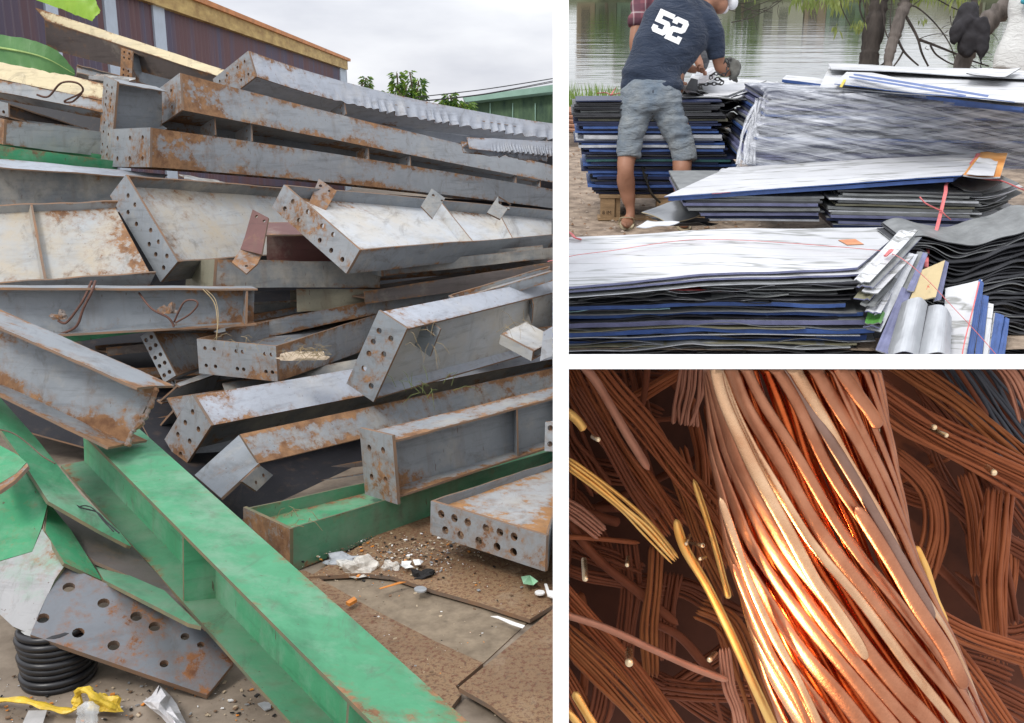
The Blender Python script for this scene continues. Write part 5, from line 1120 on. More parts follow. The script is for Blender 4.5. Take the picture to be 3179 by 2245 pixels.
brs = [([(2812, 50), (2835, 90), (2850, 122), (2862, 165), (2882, 206)], 5, 3), ([(2850, 122), (2900, 140), (2980, 172)], 5, 3), ([(2888, 140), (2905, 168), (2940, 192), (2966, 202)], 3.4, 2), ([(2786, 120), (2805, 158), (2830, 185), (2852, 204)], 4.5, 2.5), ([(2805, 158), (2790, 185), (2770, 212)], 3.4, 2.4), ([(2766, 150), (2750, 190), (2728, 208)], 4, 2.4),
       ([(2812, 15), (2850, 25), (2905, 75), (2950, 140), (2968, 200)], 3, 1.6), ([(2766, 130), (2748, 95), (2740, 20), (2735, -30)], 2.4, 1.5), ([(2765, 125), (2764, 60), (2770, -20)], 2, 1.4), ([(2780, 130), (2800, 60), (2830, 20), (2890, -20)], 2, 1.3), ([(2850, 122), (2885, 110), (2920, 105), (2960, 118)], 1.4, .9), ([(2606, -40), (2612, 20), (2640, 80)], 2.2, 1.4), ([(2675, -30), (2685, 30), (2690, 70)], 2, 1.4),
       ([(2270, 70), (2330, 55), (2400, 20), (2450, -20)], 1.6, 1.2), ([(2300, 40), (2340, 20), (2380, 5), (2420, -15)], 1.5, 1), ([(2290, 15), (2330, 30), (2372, 38)], 1.3, .8), ([(2250, 5), (2310, 10), (2390, -10)], 1.6, 1), ([(2310, 60), (2350, 30), (2400, 40)], 1.2, .8), ([(2330, 20), (2345, 70), (2352, 95)], 1, .7), ([(2880, -20), (2960, 25), (3010, 40)], 2.5, 1.5), ([(2950, 50), (2955, 80), (2975, 120)], 1.5, 1), ([(3020, 190), (3070, 206)], 2.6, 2), ([(3010, 130), (3060, 160), (3080, 170)], 1.4, .8), ([(3010, 200), (3040, 214), (3080, 210)], 1.4, .8)]
for pts, a, b in brs:
    m = MB(); pxt(m, [(u, v, z2_) for u, v in pts], (a*K, b*K), 5); m.build('branch', DBK, T)
random.seed(14); m = MB()
for i in range(46):
    u, v = random.choice([(random.uniform(2240, 2440), random.uniform(-20, 60)), (random.uniform(2740, 3000), random.uniform(0, 190)), (random.uniform(2950, 3100), random.uniform(20, 200))])
    du, dv = random.uniform(-60, 60), random.uniform(-30, 45); pxt(m, [(u, v, z2_), (u+du*.5+random.uniform(-9, 9), v+dv*.5, z2_), (u+du, v+dv, z2_)], (.0035, .0015), 4, 3)
m.build('twigs', DBK, T)
T = thing('tree', 'brown trunk leaning right at the right edge, with the dark jacket on it', 'tree', PR(2975, 420, 0))
z3_ = 9.3; m = MB(); pxt(m, [(3290, -150, z3_), (3179, -30, z3_), (3120, 25, z3_), (3070, 65, z3_), (3040, 105, z3_), (3012, 150, z3_), (2985, 212, z3_), (2960, 420, z3_)], (30*K, 25*K), 12, jit=.4); m.build('trunk', GBK, T, smooth=True)
m = MB(); pxt(m, [(3020, -60, z3_), (3026, 10, z3_), (3030, 60, z3_), (3036, 100, z3_)], (10*K, 8*K), 7); m.build('branch', DBK, T)
JK = simple('dark jacket cloth', (.022, .020, .023), .85, .4, 8, bumpd=.02)
def blobbody(name, fn, vox, mat, parent, smooth=6, disp=None, label=None, cat=None):
    """shapes poured together into one continuous skin"""
    m = MB(); fn(m); o = m.build(name, mat, parent, smooth=True, weld=False)
    md = o.modifiers.new('join', 'REMESH'); md.mode = 'VOXEL'; md.voxel_size = vox; md.use_smooth_shade = True
    sm = o.modifiers.new('soft', 'SMOOTH'); sm.iterations = smooth; sm.factor = .5
    dg = bpy.context.evaluated_depsgraph_get(); me = bpy.data.meshes.new_from_object(o.evaluated_get(dg)); o.modifiers.clear()
    old = o.data; o.data = me; bpy.data.meshes.remove(old)
    if disp:
        me.calc_loop_triangles()
        org = WORLD[name_of(o)]
        for v in me.vertices:
            p = v.co+org; v.co += v.normal*disp(p)
    if not me.materials: me.materials.append(mat)
    for p in me.polygons: p.use_smooth = True
    if label: tag(o, label, cat)
    return o
def name_of(o): return o.name
def ell(m, u, v, z, ru, rv, rz, rot=0, n=14):
    c = P(u, v, z); k = z/FPX; vs = []; a_, b_ = RT*math.cos(rot)+UP*math.sin(rot), UP*math.cos(rot)-RT*math.sin(rot)
    for i in range(n//2+1):
        t = math.pi*i/(n//2)
        for j in range(n):
            q = 2*math.pi*j/n; vs.append(c+a_*(ru*k*math.sin(t)*math.cos(q))+FW*(rz*k*math.sin(t)*math.sin(q))+b_*(rv*k*math.cos(t)))
    m.add(vs, [(i*n+j, i*n+(j+1) % n, (i+1)*n+(j+1) % n, (i+1)*n+j) for i in range(n//2) for j in range(n)])
def body(m, pts, flat=1.0, k=6, n=16):
    """a limb or trunk: (u, v, z, halfwidth in px); flat is depth over width"""
    sp_ = spline([P(*p[:3]) for p in pts], k); rr = []
    ws = [p[3]*p[2]/FPX for p in pts]
    for i in range(len(sp_)):
        x = i/k; a = min(int(x), len(ws)-2); f = x-a; f = f*f*(3-2*f); rr.append(ws[a]*(1-f)+ws[a+1]*f)
    tube(m, sp_, rr, n, flat=flat, ref=FW)
    
def jk(m):
    body(m, [(3030, 15, 9.1, 14), (3010, 40, 9.05, 34), (3000, 80, 9.05, 42), (3010, 120, 9.05, 40), (3000, 150, 9.05, 30), (2995, 172, 9.05, 16)], .7)
    body(m, [(3010, 60, 9.0, 20), (2975, 90, 9.0, 20), (2964, 120, 9.0, 15), (2968, 138, 9.0, 6)], .8)
    body(m, [(3040, 60, 9.0, 24), (3052, 110, 9.0, 20), (3048, 150, 9.0, 17), (3046, 178, 9.0, 7)], .8)
    body(m, [(3046, 176, 9.0, 5), (3044, 200, 9.0, 4), (3046, 214, 9.0, 4)], 1)
wr = lambda p: .014*noise.noise(p*8)+.020*abs(noise.noise(Vector((p.x*12-p.z*8, p.y*5, p.z*9))))+.010*noise.noise(Vector((p.x*22+p.z*14, p.y*6, p.z*12)))
blobbody('jacket', jk, .014, JK, None, 3, wr, 'dark jacket bundled over the leaning trunk', 'jacket')

# ---- people
SKIN = simple('tanned skin', (.30, .155, .09), .55, .12, 6, spec=.35); SKL = simple('arm skin', (.31, .15, .092), .5, .22, 5, spec=.35, bumpd=.003)
def cloth(name, c, sc=60, rough=.9, c2=None, sp2=7):
    m, nt, b = newmat(name); f = noi(nt, sp2, 6, .65); c_ = mixc(nt, ramp(nt, f, .35, .7), c, c2 or tuple(x*1.5 for x in c)); nt.links.new(c_, b.inputs['Base Color'])
    b.inputs['Roughness'].default_value = rough; b.inputs['Specular IOR Level'].default_value = .2
    b.inputs['Sheen Weight'].default_value = .15
    bump(nt, b, mth(nt, 'ADD', noi(nt, 9, 5, .6, (1, 1, 2.5), dist=1.2), mth(nt, 'MULTIPLY', noi(nt, 140, 2), .05)), .05, .55); return m
NAVY = cloth('navy cotton', (.018, .027, .048), c2=(.028, .040, .068)); DENIM = cloth('faded denim', (.125, .16, .20), c2=(.25, .265, .265), sp2=5)
HAIR = simple('black hair', (.012, .01, .01), .6, .3, 40, bumpd=.004)
P1 = thing('person', 'man in a navy shirt with number 52 and denim shorts, bending over the stack', 'person', PR(1955, 700, 0))
def b1(m):
    body(m, [(1958, 440, 7.08, 32), (1944, 500, 7.06, 28), (1942, 530, 7.05, 26), (1943, 565, 7.09, 29), (1950, 610, 7.12, 23), (1957, 650, 7.13, 14), (1957, 680, 7.13, 14)], 1.0)
    body(m, [(1955, 676, 7.15, 17), (1947, 690, 7.08, 20), (1941, 697, 6.98, 17), (1938, 699, 6.9, 10)], .5)
    body(m, [(2118, 440, 7.1, 34), (2118, 500, 7.08, 31), (2117, 530, 7.06, 29), (2119, 570, 7.1, 31), (2118, 620, 7.14, 23), (2116, 665, 7.16, 14), (2117, 690, 7.16, 14)], 1.0)
    body(m, [(2118, 688, 7.16, 16), (2120, 697, 7.05, 19), (2126, 702, 6.93, 13)], .5)
    body(m, [(2165, 40, 7.32, 40), (2185, 14, 7.36, 27), (2206, -2, 7.38, 26), (2216, -20, 7.38, 26)], .95)   # neck
    ell(m, 2222, -14, 7.36, 40, 52, 44, -.35); ell(m, 2236, 16, 7.36, 25, 28, 30, -.3); ell(m, 2204, 8, 7.30, 6, 14, 7, .3)
    ell(m, 2257, 8, 7.40, 7, 10, 8)                                                                        # nose
    body(m, [(2222, 120, 7.28, 26), (2228, 165, 7.3, 22), (2232, 195, 7.32, 19), (2243, 216, 7.34, 21), (2256, 222, 7.36, 17), (2270, 212, 7.38, 13), (2278, 202, 7.4, 12)])
    body(m, [(2050, 80, 7.5, 26), (2090, 150, 7.62, 20), (2130, 205, 7.66, 15), (2165, 218, 7.66, 11)])       # the far arm, reaching under the chest
    body(m, [(2030, 270, 7.1, 80), (2060, 170, 7.18, 84), (2100, 80, 7.28, 88), (2130, 40, 7.32, 70)], .6)
    body(m, [(1985, 300, 7.08, 44), (1960, 400, 7.07, 38), (1956, 450, 7.07, 32)]); body(m, [(2060, 300, 7.1, 46), (2102, 400, 7.09, 40), (2116, 450, 7.1, 33)])
blobbody('body', b1, .011, SKL, P1, 3)
def sh1(m):
    body(m, [(2024, 292, 7.09, 94), (2022, 262, 7.09, 95), (2032, 215, 7.12, 92), (2066, 150, 7.18, 102), (2096, 95, 7.24, 112), (2118, 55, 7.28, 104), (2138, 28, 7.31, 84), (2152, 8, 7.33, 58), (2170, 2, 7.35, 34)], .58, n=28)
    body(m, [(2150, 60, 7.28, 52), (2188, 72, 7.27, 46), (2210, 100, 7.27, 38), (2221, 140, 7.28, 32), (2226, 182, 7.3, 27)], .9)
    body(m, [(2085, 50, 7.3, 50), (2045, 45, 7.36, 38), (2040, 80, 7.46, 34), (2060, 120, 7.54, 28)], .9)
    body(m, [(2140, 40, 7.3, 60), (2180, 35, 7.32, 34), (2196, 60, 7.3, 34)], .8)
def wr1(p):
    q = (p-CAM); z = q.dot(FW); u = CX+FPX*q.dot(RT)/z; v = CY-FPX*q.dot(UP)/z
    k = max(0, min(1, (v-130)/90)); a = (v-.42*(u-2030)*(-1))/22.0
    return .019*k*math.sin(a+2.4*noise.noise(Vector((u*.012, v*.02, 0))))*(.4+abs(noise.noise(Vector((u*.02, v*.008, 4))))*1.6) + .008*noise.noise(p*7) + .006*math.sin(u*.09-v*.05+3*noise.noise(p*4))*max(0, 1-k)*(.3)
SHIRT = blobbody('shirt', sh1, .012, NAVY, P1, 3, wr1)
def so1(m):
    body(m, [(2022, 268, 7.09, 88), (2021, 300, 7.08, 97), (2022, 335, 7.08, 102), (2026, 356, 7.08, 88)], .62, n=24)
    body(m, [(1984, 330, 7.08, 52), (1966, 390, 7.07, 46), (1955, 440, 7.06, 40), (1952, 490, 7.06, 38)], .95); body(m, [(2064, 330, 7.09, 54), (2092, 390, 7.08, 46), (2114, 440, 7.08, 41), (2128, 505, 7.08, 39)], .95)
def wr2(p):
    q = (p-CAM); z = q.dot(FW); u = CX+FPX*q.dot(RT)/z; v = CY-FPX*q.dot(UP)/z
    return .007*math.sin(v*.16+.05*u+3*noise.noise(Vector((u*.02, v*.03, 1))))*abs(noise.noise(Vector((u*.015, v*.02, 8))))*2 + .004*noise.noise(p*8) + .003*noise.noise(Vector((p.x*30+p.z*18, p.y*10, p.z*26-p.x*12)))
SHORTS = blobbody('shorts', so1, .009, DENIM, P1, 4, wr2)
m = MB(); tube(m, [P(2022, y, 7.08+.001*i)-FW*(.135-.02*abs(i-1)) for i, y in enumerate((282, 300, 322, 345, 362))], .004, 5); m.build('seam', cloth('dark seam', (.03, .035, .05)), SHORTS)
m = MB(); ell(m, 2212, -26, 7.35, 47, 36, 50, -.25); m.build('hair', HAIR, P1, smooth=True)
CAPM = cloth('black cap', (.012, .013, .018)); WCAP = simple('white cap brim', (.72, .73, .75), .6, .06, 9)
m = MB(); ell(m, 2222, -24, 7.35, 50, 34, 50, -.15); cap = m.build('cap', CAPM, P1, smooth=True)
m = MB(); ell(m, 2272, 4, 7.38, 20, 27, 22, .1); m.build('brim', WCAP, cap, smooth=True)
m = MB(); ell(m, 2250, 28, 7.38, 12, 15, 18, -.5); m.build('face_mask', simple('pale face mask', (.62, .60, .62), .8), P1, smooth=True)
GLV = simple('grey work glove', (.11, .11, .10), .85, .25, 20, bumpd=.006)
def gl(m):
    ell(m, 2276, 206, 7.36, 19, 27, 14, .25); body(m, [(2262, 190, 7.34, 13), (2258, 182, 7.34, 14)])
    for (a, b, c, d) in (((2288, 190), (2296, 206), (2290, 224), 6.5), ((2284, 200), (2292, 222), (2284, 238), 7), ((2277, 208), (2284, 232), (2274, 246), 7), ((2269, 212), (2274, 236), (2264, 248), 6), ((2262, 198), (2252, 190), (2246, 184), 6)):
        body(m, [(*a, 7.34, d), (*b, 7.31, d*.95), (*c, 7.33, d*.8)], n=8)
    body(m, [(2270, 228, 7.36, 14), (2280, 244, 7.36, 10), (2291, 255, 7.36, 4)], .4)
blobbody('glove', gl, .0065, GLV, P1, 2)
# hand of the far arm: palm and fingers on the sheet edge
def hd(m):
    ell(m, 2170, 216, 7.66, 12, 9, 6, -.3)
    for i in range(4): body(m, [(2176, 212+i*4, 7.65, 3.6), (2184, 213+i*4.5, 7.63, 3.3), (2189, 218+i*4.5, 7.63, 2.6)], n=7)
    body(m, [(2166, 210, 7.64, 4), (2170, 203, 7.62, 3.4), (2176, 201, 7.62, 2.8)], n=7)
blobbody('hand', hd, .0045, SKL, P1, 1)
SAN = simple('beige sandal', (.42, .36, .24), .7)
for (u, v, n_) in ((1945, 700, 0), (2121, 704, 0)):
    c_ = PR(u, v, .006); m = MB(); o_ = [c_+RT*(.05*math.cos(a))+FR*(.13*math.sin(a)-.02) for a in [i*.5 for i in range(13)]]; prism(m, o_, NR*.014, ms=0); sn = m.build('sandal', SAN, P1)
    m = MB(); tube(m, spline([c_-RT*.052+FR*.02, c_-RT*.045+NR*.05+FR*.0, c_+NR*.06-FR*.02, c_+RT*.045+NR*.05, c_+RT*.052+FR*.02], 5), .006, 6, flat=.5); m.build('strap', SAN, sn)
# the number on his back, cut to the cloth
org = WORLD['shirt']; bv = BVHTree.FromPolygons([v.co+org for v in SHIRT.data.vertices], [tuple(p.vertices) for p in SHIRT.data.polygons])
five = [(0, 0), (5, 0), (5, 1.5), (1.7, 1.5), (1.7, 2.6), (4.2, 2.6), (5, 3.4), (5, 6.2), (4.2, 7), (.8, 7), (0, 6.2), (0, 4.9), (1.7, 4.9), (1.7, 5.55), (3.3, 5.55), (3.3, 4.05), (0, 4.05)]
two = [(.8, 0), (4.2, 0), (5, .8), (5, 3.2), (4.2, 4), (1.7, 4.3), (1.7, 5.5), (3.5, 5.5), (3.5, 4.9), (5, 4.9), (5, 7), (0, 7), (0, 3.6), (.8, 2.9), (3.3, 2.6), (3.3, 1.45), (1.7, 1.45), (1.7, 2.1), (0, 2.1), (0, .8)]
cw = lambda X, Y: (1860+X*.2468, Y*.2468)
def inside(p, poly):
    c = False; j = len(poly)-1
    for i in range(len(poly)):
        if (poly[i][1] > p[1]) != (poly[j][1] > p[1]) and p[0] < (poly[j][0]-poly[i][0])*(p[1]-poly[i][1])/(poly[j][1]-poly[i][1])+poly[i][0]: c = not c
        j = i
    return c
m = MB()
for poly, O_, Xv, Yv in ((five, (775, 108), (188, 82), (-133, 272)), (two, (962, 196), (186, 84), (-146, 282))):
    st = .1
    for a in range(50):
        for b in range(70):
            if not inside((a*st+.05, b*st+.05), poly): continue
            q = []
            for (dx, dy) in ((0, 0), (1, 0), (1, 1), (0, 1)):
                x, y = (a+dx)*st/5, (b+dy)*st/7; u, v = cw(O_[0]+Xv[0]*x+Yv[0]*y, O_[1]+Xv[1]*x+Yv[1]*y)
                d = D_(u, v).normalized(); h = bv.ray_cast(CAM, d)
                if h[0] is not None: q.append(h[0]-d*.004)
            if len(q) == 4: m.face(q)
m.build('number_print', simple('white print', (.72, .73, .74), .7, .08, 20), SHIRT, smooth=True)
# chain over the sheets
CH = simple('black iron chain', (.018, .017, .017), .5, .4, 30, spec=.6)
T = thing('chain', 'black iron chain hanging from the glove onto the sheets', 'chain', P(2180, 270, 7.3))
cpts = spline([P(*q) for q in [(2248, 196, 7.25), (2256, 178, 7.25), (2262, 200, 7.25), (2252, 232, 7.25), (2214, 228, 7.3), (2206, 246, 7.3), (2236, 246, 7.3), (2248, 262, 7.3), (2215, 260, 7.3), (2180, 262, 7.3), (2172, 262, 7.28), (2178, 280, 7.25), (2166, 292, 7.22), (2164, 304, 7.2), (2176, 314, 7.18)]], 9)
acc = 0; last = cpts[0]; n_ = 0
for p in cpts[1:]:
    if (p-last).length < .026: continue
    t = (p-last).normalized(); s1 = t.cross(FW if n_ % 2 else UP).normalized(); c0 = (p+last)/2; m = MB(); n_ += 1
    ring = [c0+t*(.019*math.cos(a))+s1*(.011*math.sin(a)) for a in [2*math.pi*i/10 for i in range(11)]]
    tube(m, ring, .0042, 5, cap=False); m.build('link', CH, T); last = p
# second man, plaid shirt
P2 = thing('person', 'man in a red plaid shirt, mostly hidden behind the bending man', 'person', PR(2030, 590, 0))
def b2(m):
    body(m, [(1992, 40, 7.95, 26), (1980, 80, 7.92, 22), (1971, 120, 7.9, 18), (1972, 160, 7.9, 16), (1985, 200, 7.9, 13), (2000, 225, 7.88, 12)])
    body(m, [(2100, 60, 7.95, 24), (2140, 130, 7.9, 18), (2168, 190, 7.85, 14), (2176, 212, 7.8, 11)])
    body(m, [(2050, 0, 8, 60), (2050, -40, 8, 26), (2050, -90, 8, 24)]); ell(m, 2052, -110, 7.98, 36, 48, 42)
    ell(m, 2178, 216, 7.8, 9, 10, 6)
    for i in range(4): body(m, [(2180+i*4, 220, 7.79, 3.2), (2182+i*4, 230, 7.77, 3), (2180+i*4, 238, 7.78, 2.4)], n=7)
    body(m, [(2020, 260, 8, 50), (2018, 400, 8, 36), (2016, 520, 8, 28), (2015, 580, 8, 20)]); body(m, [(2085, 260, 8, 50), (2086, 400, 8, 36), (2084, 520, 8, 28), (2084, 580, 8, 20)])
blobbody('body', b2, .014, SKL, P2, 3)
def plaid():
    m, nt, b = newmat('red plaid'); tc = N(nt, 'ShaderNodeTexCoord'); s_ = N(nt, 'ShaderNodeSeparateXYZ'); nt.links.new(tc.outputs['Object'], s_.inputs[0]); c = (.17, .055, .07)
    def band_(ax, f, ph, lo, col, c, k=.6):
        q = mth(nt, 'ADD', mth(nt, 'MULTIPLY', s_.outputs[ax], f), ph); w_ = mth(nt, 'ABSOLUTE', mth(nt, 'SINE', q, 0), 0)
        return mixc(nt, mth(nt, 'MULTIPLY', ramp(nt, w_, lo, lo+.04), k), c, col)
    c = band_('Z', 28, 0, .72, (.085, .03, .045), c, .8); c = band_('X', 34, 1, .72, (.085, .03, .045), c, .7); c = band_('Z', 28, 1.2, .975, (.45, .38, .38), c); c = band_('X', 34, 2.1, .975, (.45, .38, .38), c, .5)
    nt.links.new(c, b.inputs['Base Color']); b.inputs['Roughness'].default_value = .9; return m
def sh2(m):
    body(m, [(2048, 270, 8, 78), (2048, 180, 8, 76), (2048, 90, 8, 84), (2050, 20, 8, 92), (2052, -20, 8, 60)], .55, n=22)
    body(m, [(2010, 5, 7.97, 36), (1994, 30, 7.95, 31), (1982, 60, 7.92, 28), (1977, 84, 7.92, 26)]); body(m, [(2090, 5, 7.97, 36), (2106, 40, 7.95, 31), (2122, 84, 7.92, 25)])
blobbody('shirt', sh2, .014, plaid(), P2, 4, wr)
def tr2(m): body(m, [(2048, 265, 8, 76), (2048, 300, 8, 78)], .6); body(m, [(2020, 290, 8, 44), (2018, 440, 8, 34), (2016, 570, 8, 24)]); body(m, [(2080, 290, 8, 44), (2084, 440, 8, 34), (2084, 570, 8, 24)])
blobbody('trousers', tr2, .016, cloth('dark trousers', (.04, .045, .05)), P2, 3)
m = MB(); ell(m, 2052, -118, 8, 40, 46, 44); m.build('hair', HAIR, P2, smooth=True)
def bagf(m): body(m, [(2190, 158, 7.95, 10), (2188, 180, 7.95, 17), (2184, 205, 7.95, 14), (2186, 218, 7.95, 10)], .6)
blobbody('grey_bag', bagf, .012, cloth('grey bag cloth', (.08, .085, .095)), None, 3, wr, 'small dark grey cloth bag seen between the two men', 'bag')
# third person at the right edge
P3 = thing('person', 'person in loose pale grey clothes cut off by the right edge', 'person', PR(3190, 440, 0))
LGT = cloth('pale grey cloth', (.56, .56, .54), c2=(.62, .62, .60))
def b3(m):
    body(m, [(3225, -60, 8.9, 30), (3235, -110, 8.9, 24)]); ell(m, 3240, -140, 8.9, 36, 48, 42)
    body(m, [(3150, 200, 8.9, 40), (3160, 330, 8.9, 28), (3165, 430, 8.9, 16)]); body(m, [(3220, 200, 8.9, 40), (3225, 330, 8.9, 28), (3228, 430, 8.9, 16)])
    body(m, [(3260, -20, 8.8, 26), (3280, 60, 8.75, 20), (3262, 120, 8.7, 15)])
    ell(m, 3258, 135, 8.7, 12, 14, 8)
    for i in range(4): body(m, [(3250+i*5, 142, 8.7, 3.2), (3249+i*5, 154, 8.7, 3), (3248+i*5, 163, 8.72, 2.4)], n=7)
blobbody('body', b3, .016, SKIN, P3, 3)
def s3(m):
    body(m, [(3225, -40, 8.9, 62), (3195, 20, 8.88, 66), (3188, 70, 8.88, 60), (3178, 130, 8.88, 66), (3160, 185, 8.88, 74), (3148, 230, 8.88, 70)], .6, n=22)
    body(m, [(3150, 200, 8.9, 50), (3158, 320, 8.9, 42), (3165, 425, 8.9, 32)]); body(m, [(3215, 200, 8.9, 50), (3222, 320, 8.9, 42), (3226, 425, 8.9, 32)])
    body(m, [(3250, -20, 8.82, 38), (3275, 30, 8.78, 30), (3280, 60, 8.75, 26)])
blobbody('overalls', s3, .015, LGT, P3, 4, wr2 and (lambda p: .008*noise.noise(Vector((p.x*3+p.z*2, p.y*2, p.z*4)))+.0015*math.sin(p.x*22+p.z*15+3*noise.noise(p*3))))
m = MB(); ell(m, 3238, -150, 8.9, 40, 44, 44); m.build('hair', HAIR, P3, smooth=True)
m = MB(); ell(m, 3196, -4, 8.72, 30, 14, 16, .4); m.build('collar', simple('cyan cloth', (.06, .35, .45), .8), P3, smooth=True)
# dark strap hanging between the man's legs
m = MB(); pts = [P(*q) for q in [(2010, 372, 7.3), (2006, 430, 7.28), (2001, 500, 7.24), (2008, 560, 7.2), (2022, 600, 7.2), (2050, 630, 7.2)]]
tube(m, spline(pts, 6), .03, 8, flat=.25); tag(m.build('strap', simple('dark webbing', (.035, .032, .025), .85, .3, 20)), 'dark webbing strap hanging on the stack between the man\'s legs', 'strap')

# ================================================================== COPPER WIRE (lower right), in the bay under the shelf
def copper(name, col, col2, metal, rough, sc_=40, bd=.0015, dustc=None, df=.0, spr=1):
    m, nt, b = newmat(name); f = noi(nt, sc_, 4, .7); g = noi(nt, 6, 5, .6, dist=.3)
    c = mixc(nt, ramp(nt, g, .3, .7), col, col2); nt.links.new(c, b.inputs['Base Color'])
    b.inputs['Metallic'].default_value = metal; r = N(nt, 'ShaderNodeMapRange'); r.inputs['To Min'].default_value = rough-.08; r.inputs['To Max'].default_value = rough+.14
    nt.links.new(f, r.inputs['Value']); nt.links.new(r.outputs[0], b.inputs['Roughness']); bump(nt, b, f, bd, .6); return m
CU = [copper('dusty copper', (.42, .155, .08), (.64, .29, .165), 1, .31, 150, .0022), copper('bright copper', (.66, .34, .18), (.92, .60, .36), 1, .26, 150, .0015), copper('red copper', (.50, .07, .02), (.75, .18, .05), 1, .26, 60, .001), copper('tarnished copper', (.26, .15, .11), (.36, .22, .17), .9, .32, 130, .0012)]
CB = [copper('background copper brown', (.27, .066, .020), (.42, .125, .04), .5, .5, 10, .002), copper('background copper dark', (.15, .036, .012), (.25, .066, .022), .45, .55, 10, .002), copper('background copper orange', (.24, .07, .022), (.40, .14, .045), .7, .55, 10, .002), copper('golden copper', (.95, .46, .10), (1, .66, .24), .85, .40, 10, .001), copper('rosy copper', (.42, .17, .10), (.58, .27, .17), .7, .5, 10, .001), copper('dark bluish metal', (.06, .062, .075), (.09, .09, .10), .3, .6, 10, .001)]  # the last one is a dark blue-grey metal
BACK = simple('dark brown backing', (.10, .03, .014), .9, .5, 2)
m = MB(); boxw(m, HT+.002, 2.1, -1.6, -HS-.002, 4.12, 4.15); tag(m.build('backing_panel', BACK), 'dark brown panel closing the back of the copper bay', kind='structure')
q5 = lambda X, Y: (1740+X*.6879, 1130+Y*.6879)
def strand(parent, pts, wpx, z, mat, name='strand', flat=.45, n=12, k=8, taper=None, tw=0, zs=None):
    """pts in close-up pixels, half width wpx"""
    P3_ = []
    for i, p in enumerate(pts): P3_.append(P(*q5(*p[:2]), (zs[i] if zs else z)))
    sp_ = spline(P3_, k); N_ = len(sp_); rr = []
    for i in range(N_):
        x = i/(N_-1); r = wpx*.6879*z/FPX*(1+.16*noise.noise(Vector((x*4, wpx, pts[0][0]*.01))))
        te = .12
        if pts[-1][1] < 1650 and pts[-1][0] < 2100 and x > 1-te: r *= max(.08, math.sqrt(max(0, 1-((x-1+te)/te)**2)))
        if pts[0][1] > 0 and pts[0][0] > 0 and x < te: r *= max(.08, math.sqrt(max(0, 1-((te-x)/te)**2)))
        rr.append(r)
    # keep it inside the bay: below the shelf and right of the dividing wall
    def cy(p): return (p-CAM).dot(UP)
    def cx(p): return (p-CAM).dot(RT)
    keep = [i for i in range(N_) if cy(sp_[i]) < -HS+.03 and cx(sp_[i]) > HT-.03]
    if len(keep) < 3: return None
    sp_, rr = [sp_[i] for i in range(keep[0], keep[-1]+1)], rr[keep[0]:keep[-1]+1]; N_ = len(sp_)
    m = MB(); tube(m, sp_, rr, n, flat=flat, ref=FW, tw=[tw+.4*noise.noise(Vector((i*.12, wpx, 3))) for i in range(N_)])
    for v in m.v:
        y, x = cy(v), cx(v)
        if y > -HS-.004: v += UP*(-HS-.004-y)
        if x < HT+.006: v += RT*(HT+.006-x)
        zz = (v-CAM).dot(FW)
        if zz > 4.10: v += FW*(4.10-zz)
    return m.build(name, mat, parent, smooth=True)
CT = thing('copper_cable', 'thick twisted bundle of bright copper strands running diagonally down to the right', 'cable', P(*q5(1200, 1700), 3.0))
random.seed(40)
Lb = [(648, -80), (655, 25), (690, 400), (752, 800), (862, 1200), (1030, 1720)]; Rb = [(1395, -80), (1430, 25), (1505, 450), (1610, 900), (1770, 1250), (1960, 1720)]
def along(tab, Y):
    for (x0, y0), (x1, y1) in zip(tab, tab[1:]):
        if Y <= y1 or (x1, y1) == tab[-1]: return x0+(x1-x0)*(Y-y0)/(y1-y0)
def helix(th0, kap, kr, wpx, mat, name='strand', jit=.0, n=14, y0=-80, y1=1720, zc=3.06, dp=.165):
    """one strand of the twisted cable, winding round its axis"""
    pts, rr, rf = [], [], []; k = 46
    for i in range(k+1):
        Y = y0+(y1-y0)*i/k; th = th0+kap*(Y/1600)+jit*noise.noise(Vector((i*.09, th0*3, 2)))
        l_, r_ = along(Lb, Y), along(Rb, Y); c_, R_ = (l_+r_)/2, (r_-l_)/2*kr*(1+.03*noise.noise(Vector((i*.12, th0*5, 7))))
        z = zc-dp*kr*math.cos(th); u, v = q5(c_+R_*math.sin(th), Y+R_*.32*math.sin(th)*0)
        pts.append(P(u, v, z)); rr.append(wpx*.6879*z/FPX*(1+.22*noise.noise(Vector((i*.13, th0*9, 0))))*(.75+.35*(r_-l_)/880)); rf.append((RT*math.sin(th)-FW*math.cos(th)).normalized())
    ok = [i for i in range(k+1) if (pts[i]-CAM).dot(UP) < -HS+.03 and math.cos(th0+kap*((y0+(y1-y0)*i/k)/1600)) > -.45]
    if len(ok) < 4: return
    a, b = ok[0], ok[-1]; pts, rr, rf = pts[a:b+1], rr[a:b+1], rf[a:b+1]
    m = MB(); REFL['r'] = rf; tube(m, pts, rr, n, flat=.5, tw=[.5*noise.noise(Vector((i*.1, th0*4, 5))) for i in range(len(pts))]); REFL['r'] = None
    for v in m.v:
        y = (v-CAM).dot(UP)
        if y > -HS-.004: v += UP*(-HS-.004-y)
    m.build(name, mat, CT, smooth=True)
for i in range(34): helix(i*2*math.pi/34*1.0+random.uniform(-.05, .05), 1.15, .80, 30, CU[2], jit=.12, zc=3.06, dp=.135)
NS = 25
for i in range(NS):
    t0 = i*2*math.pi/NS+random.uniform(-.045, .045); fr = (t0+math.pi) % (2*math.pi)-math.pi
    helix(t0, 1.75, 1.0, random.uniform(23, 34), CU[0] if i % 7 else CU[1], jit=.09)
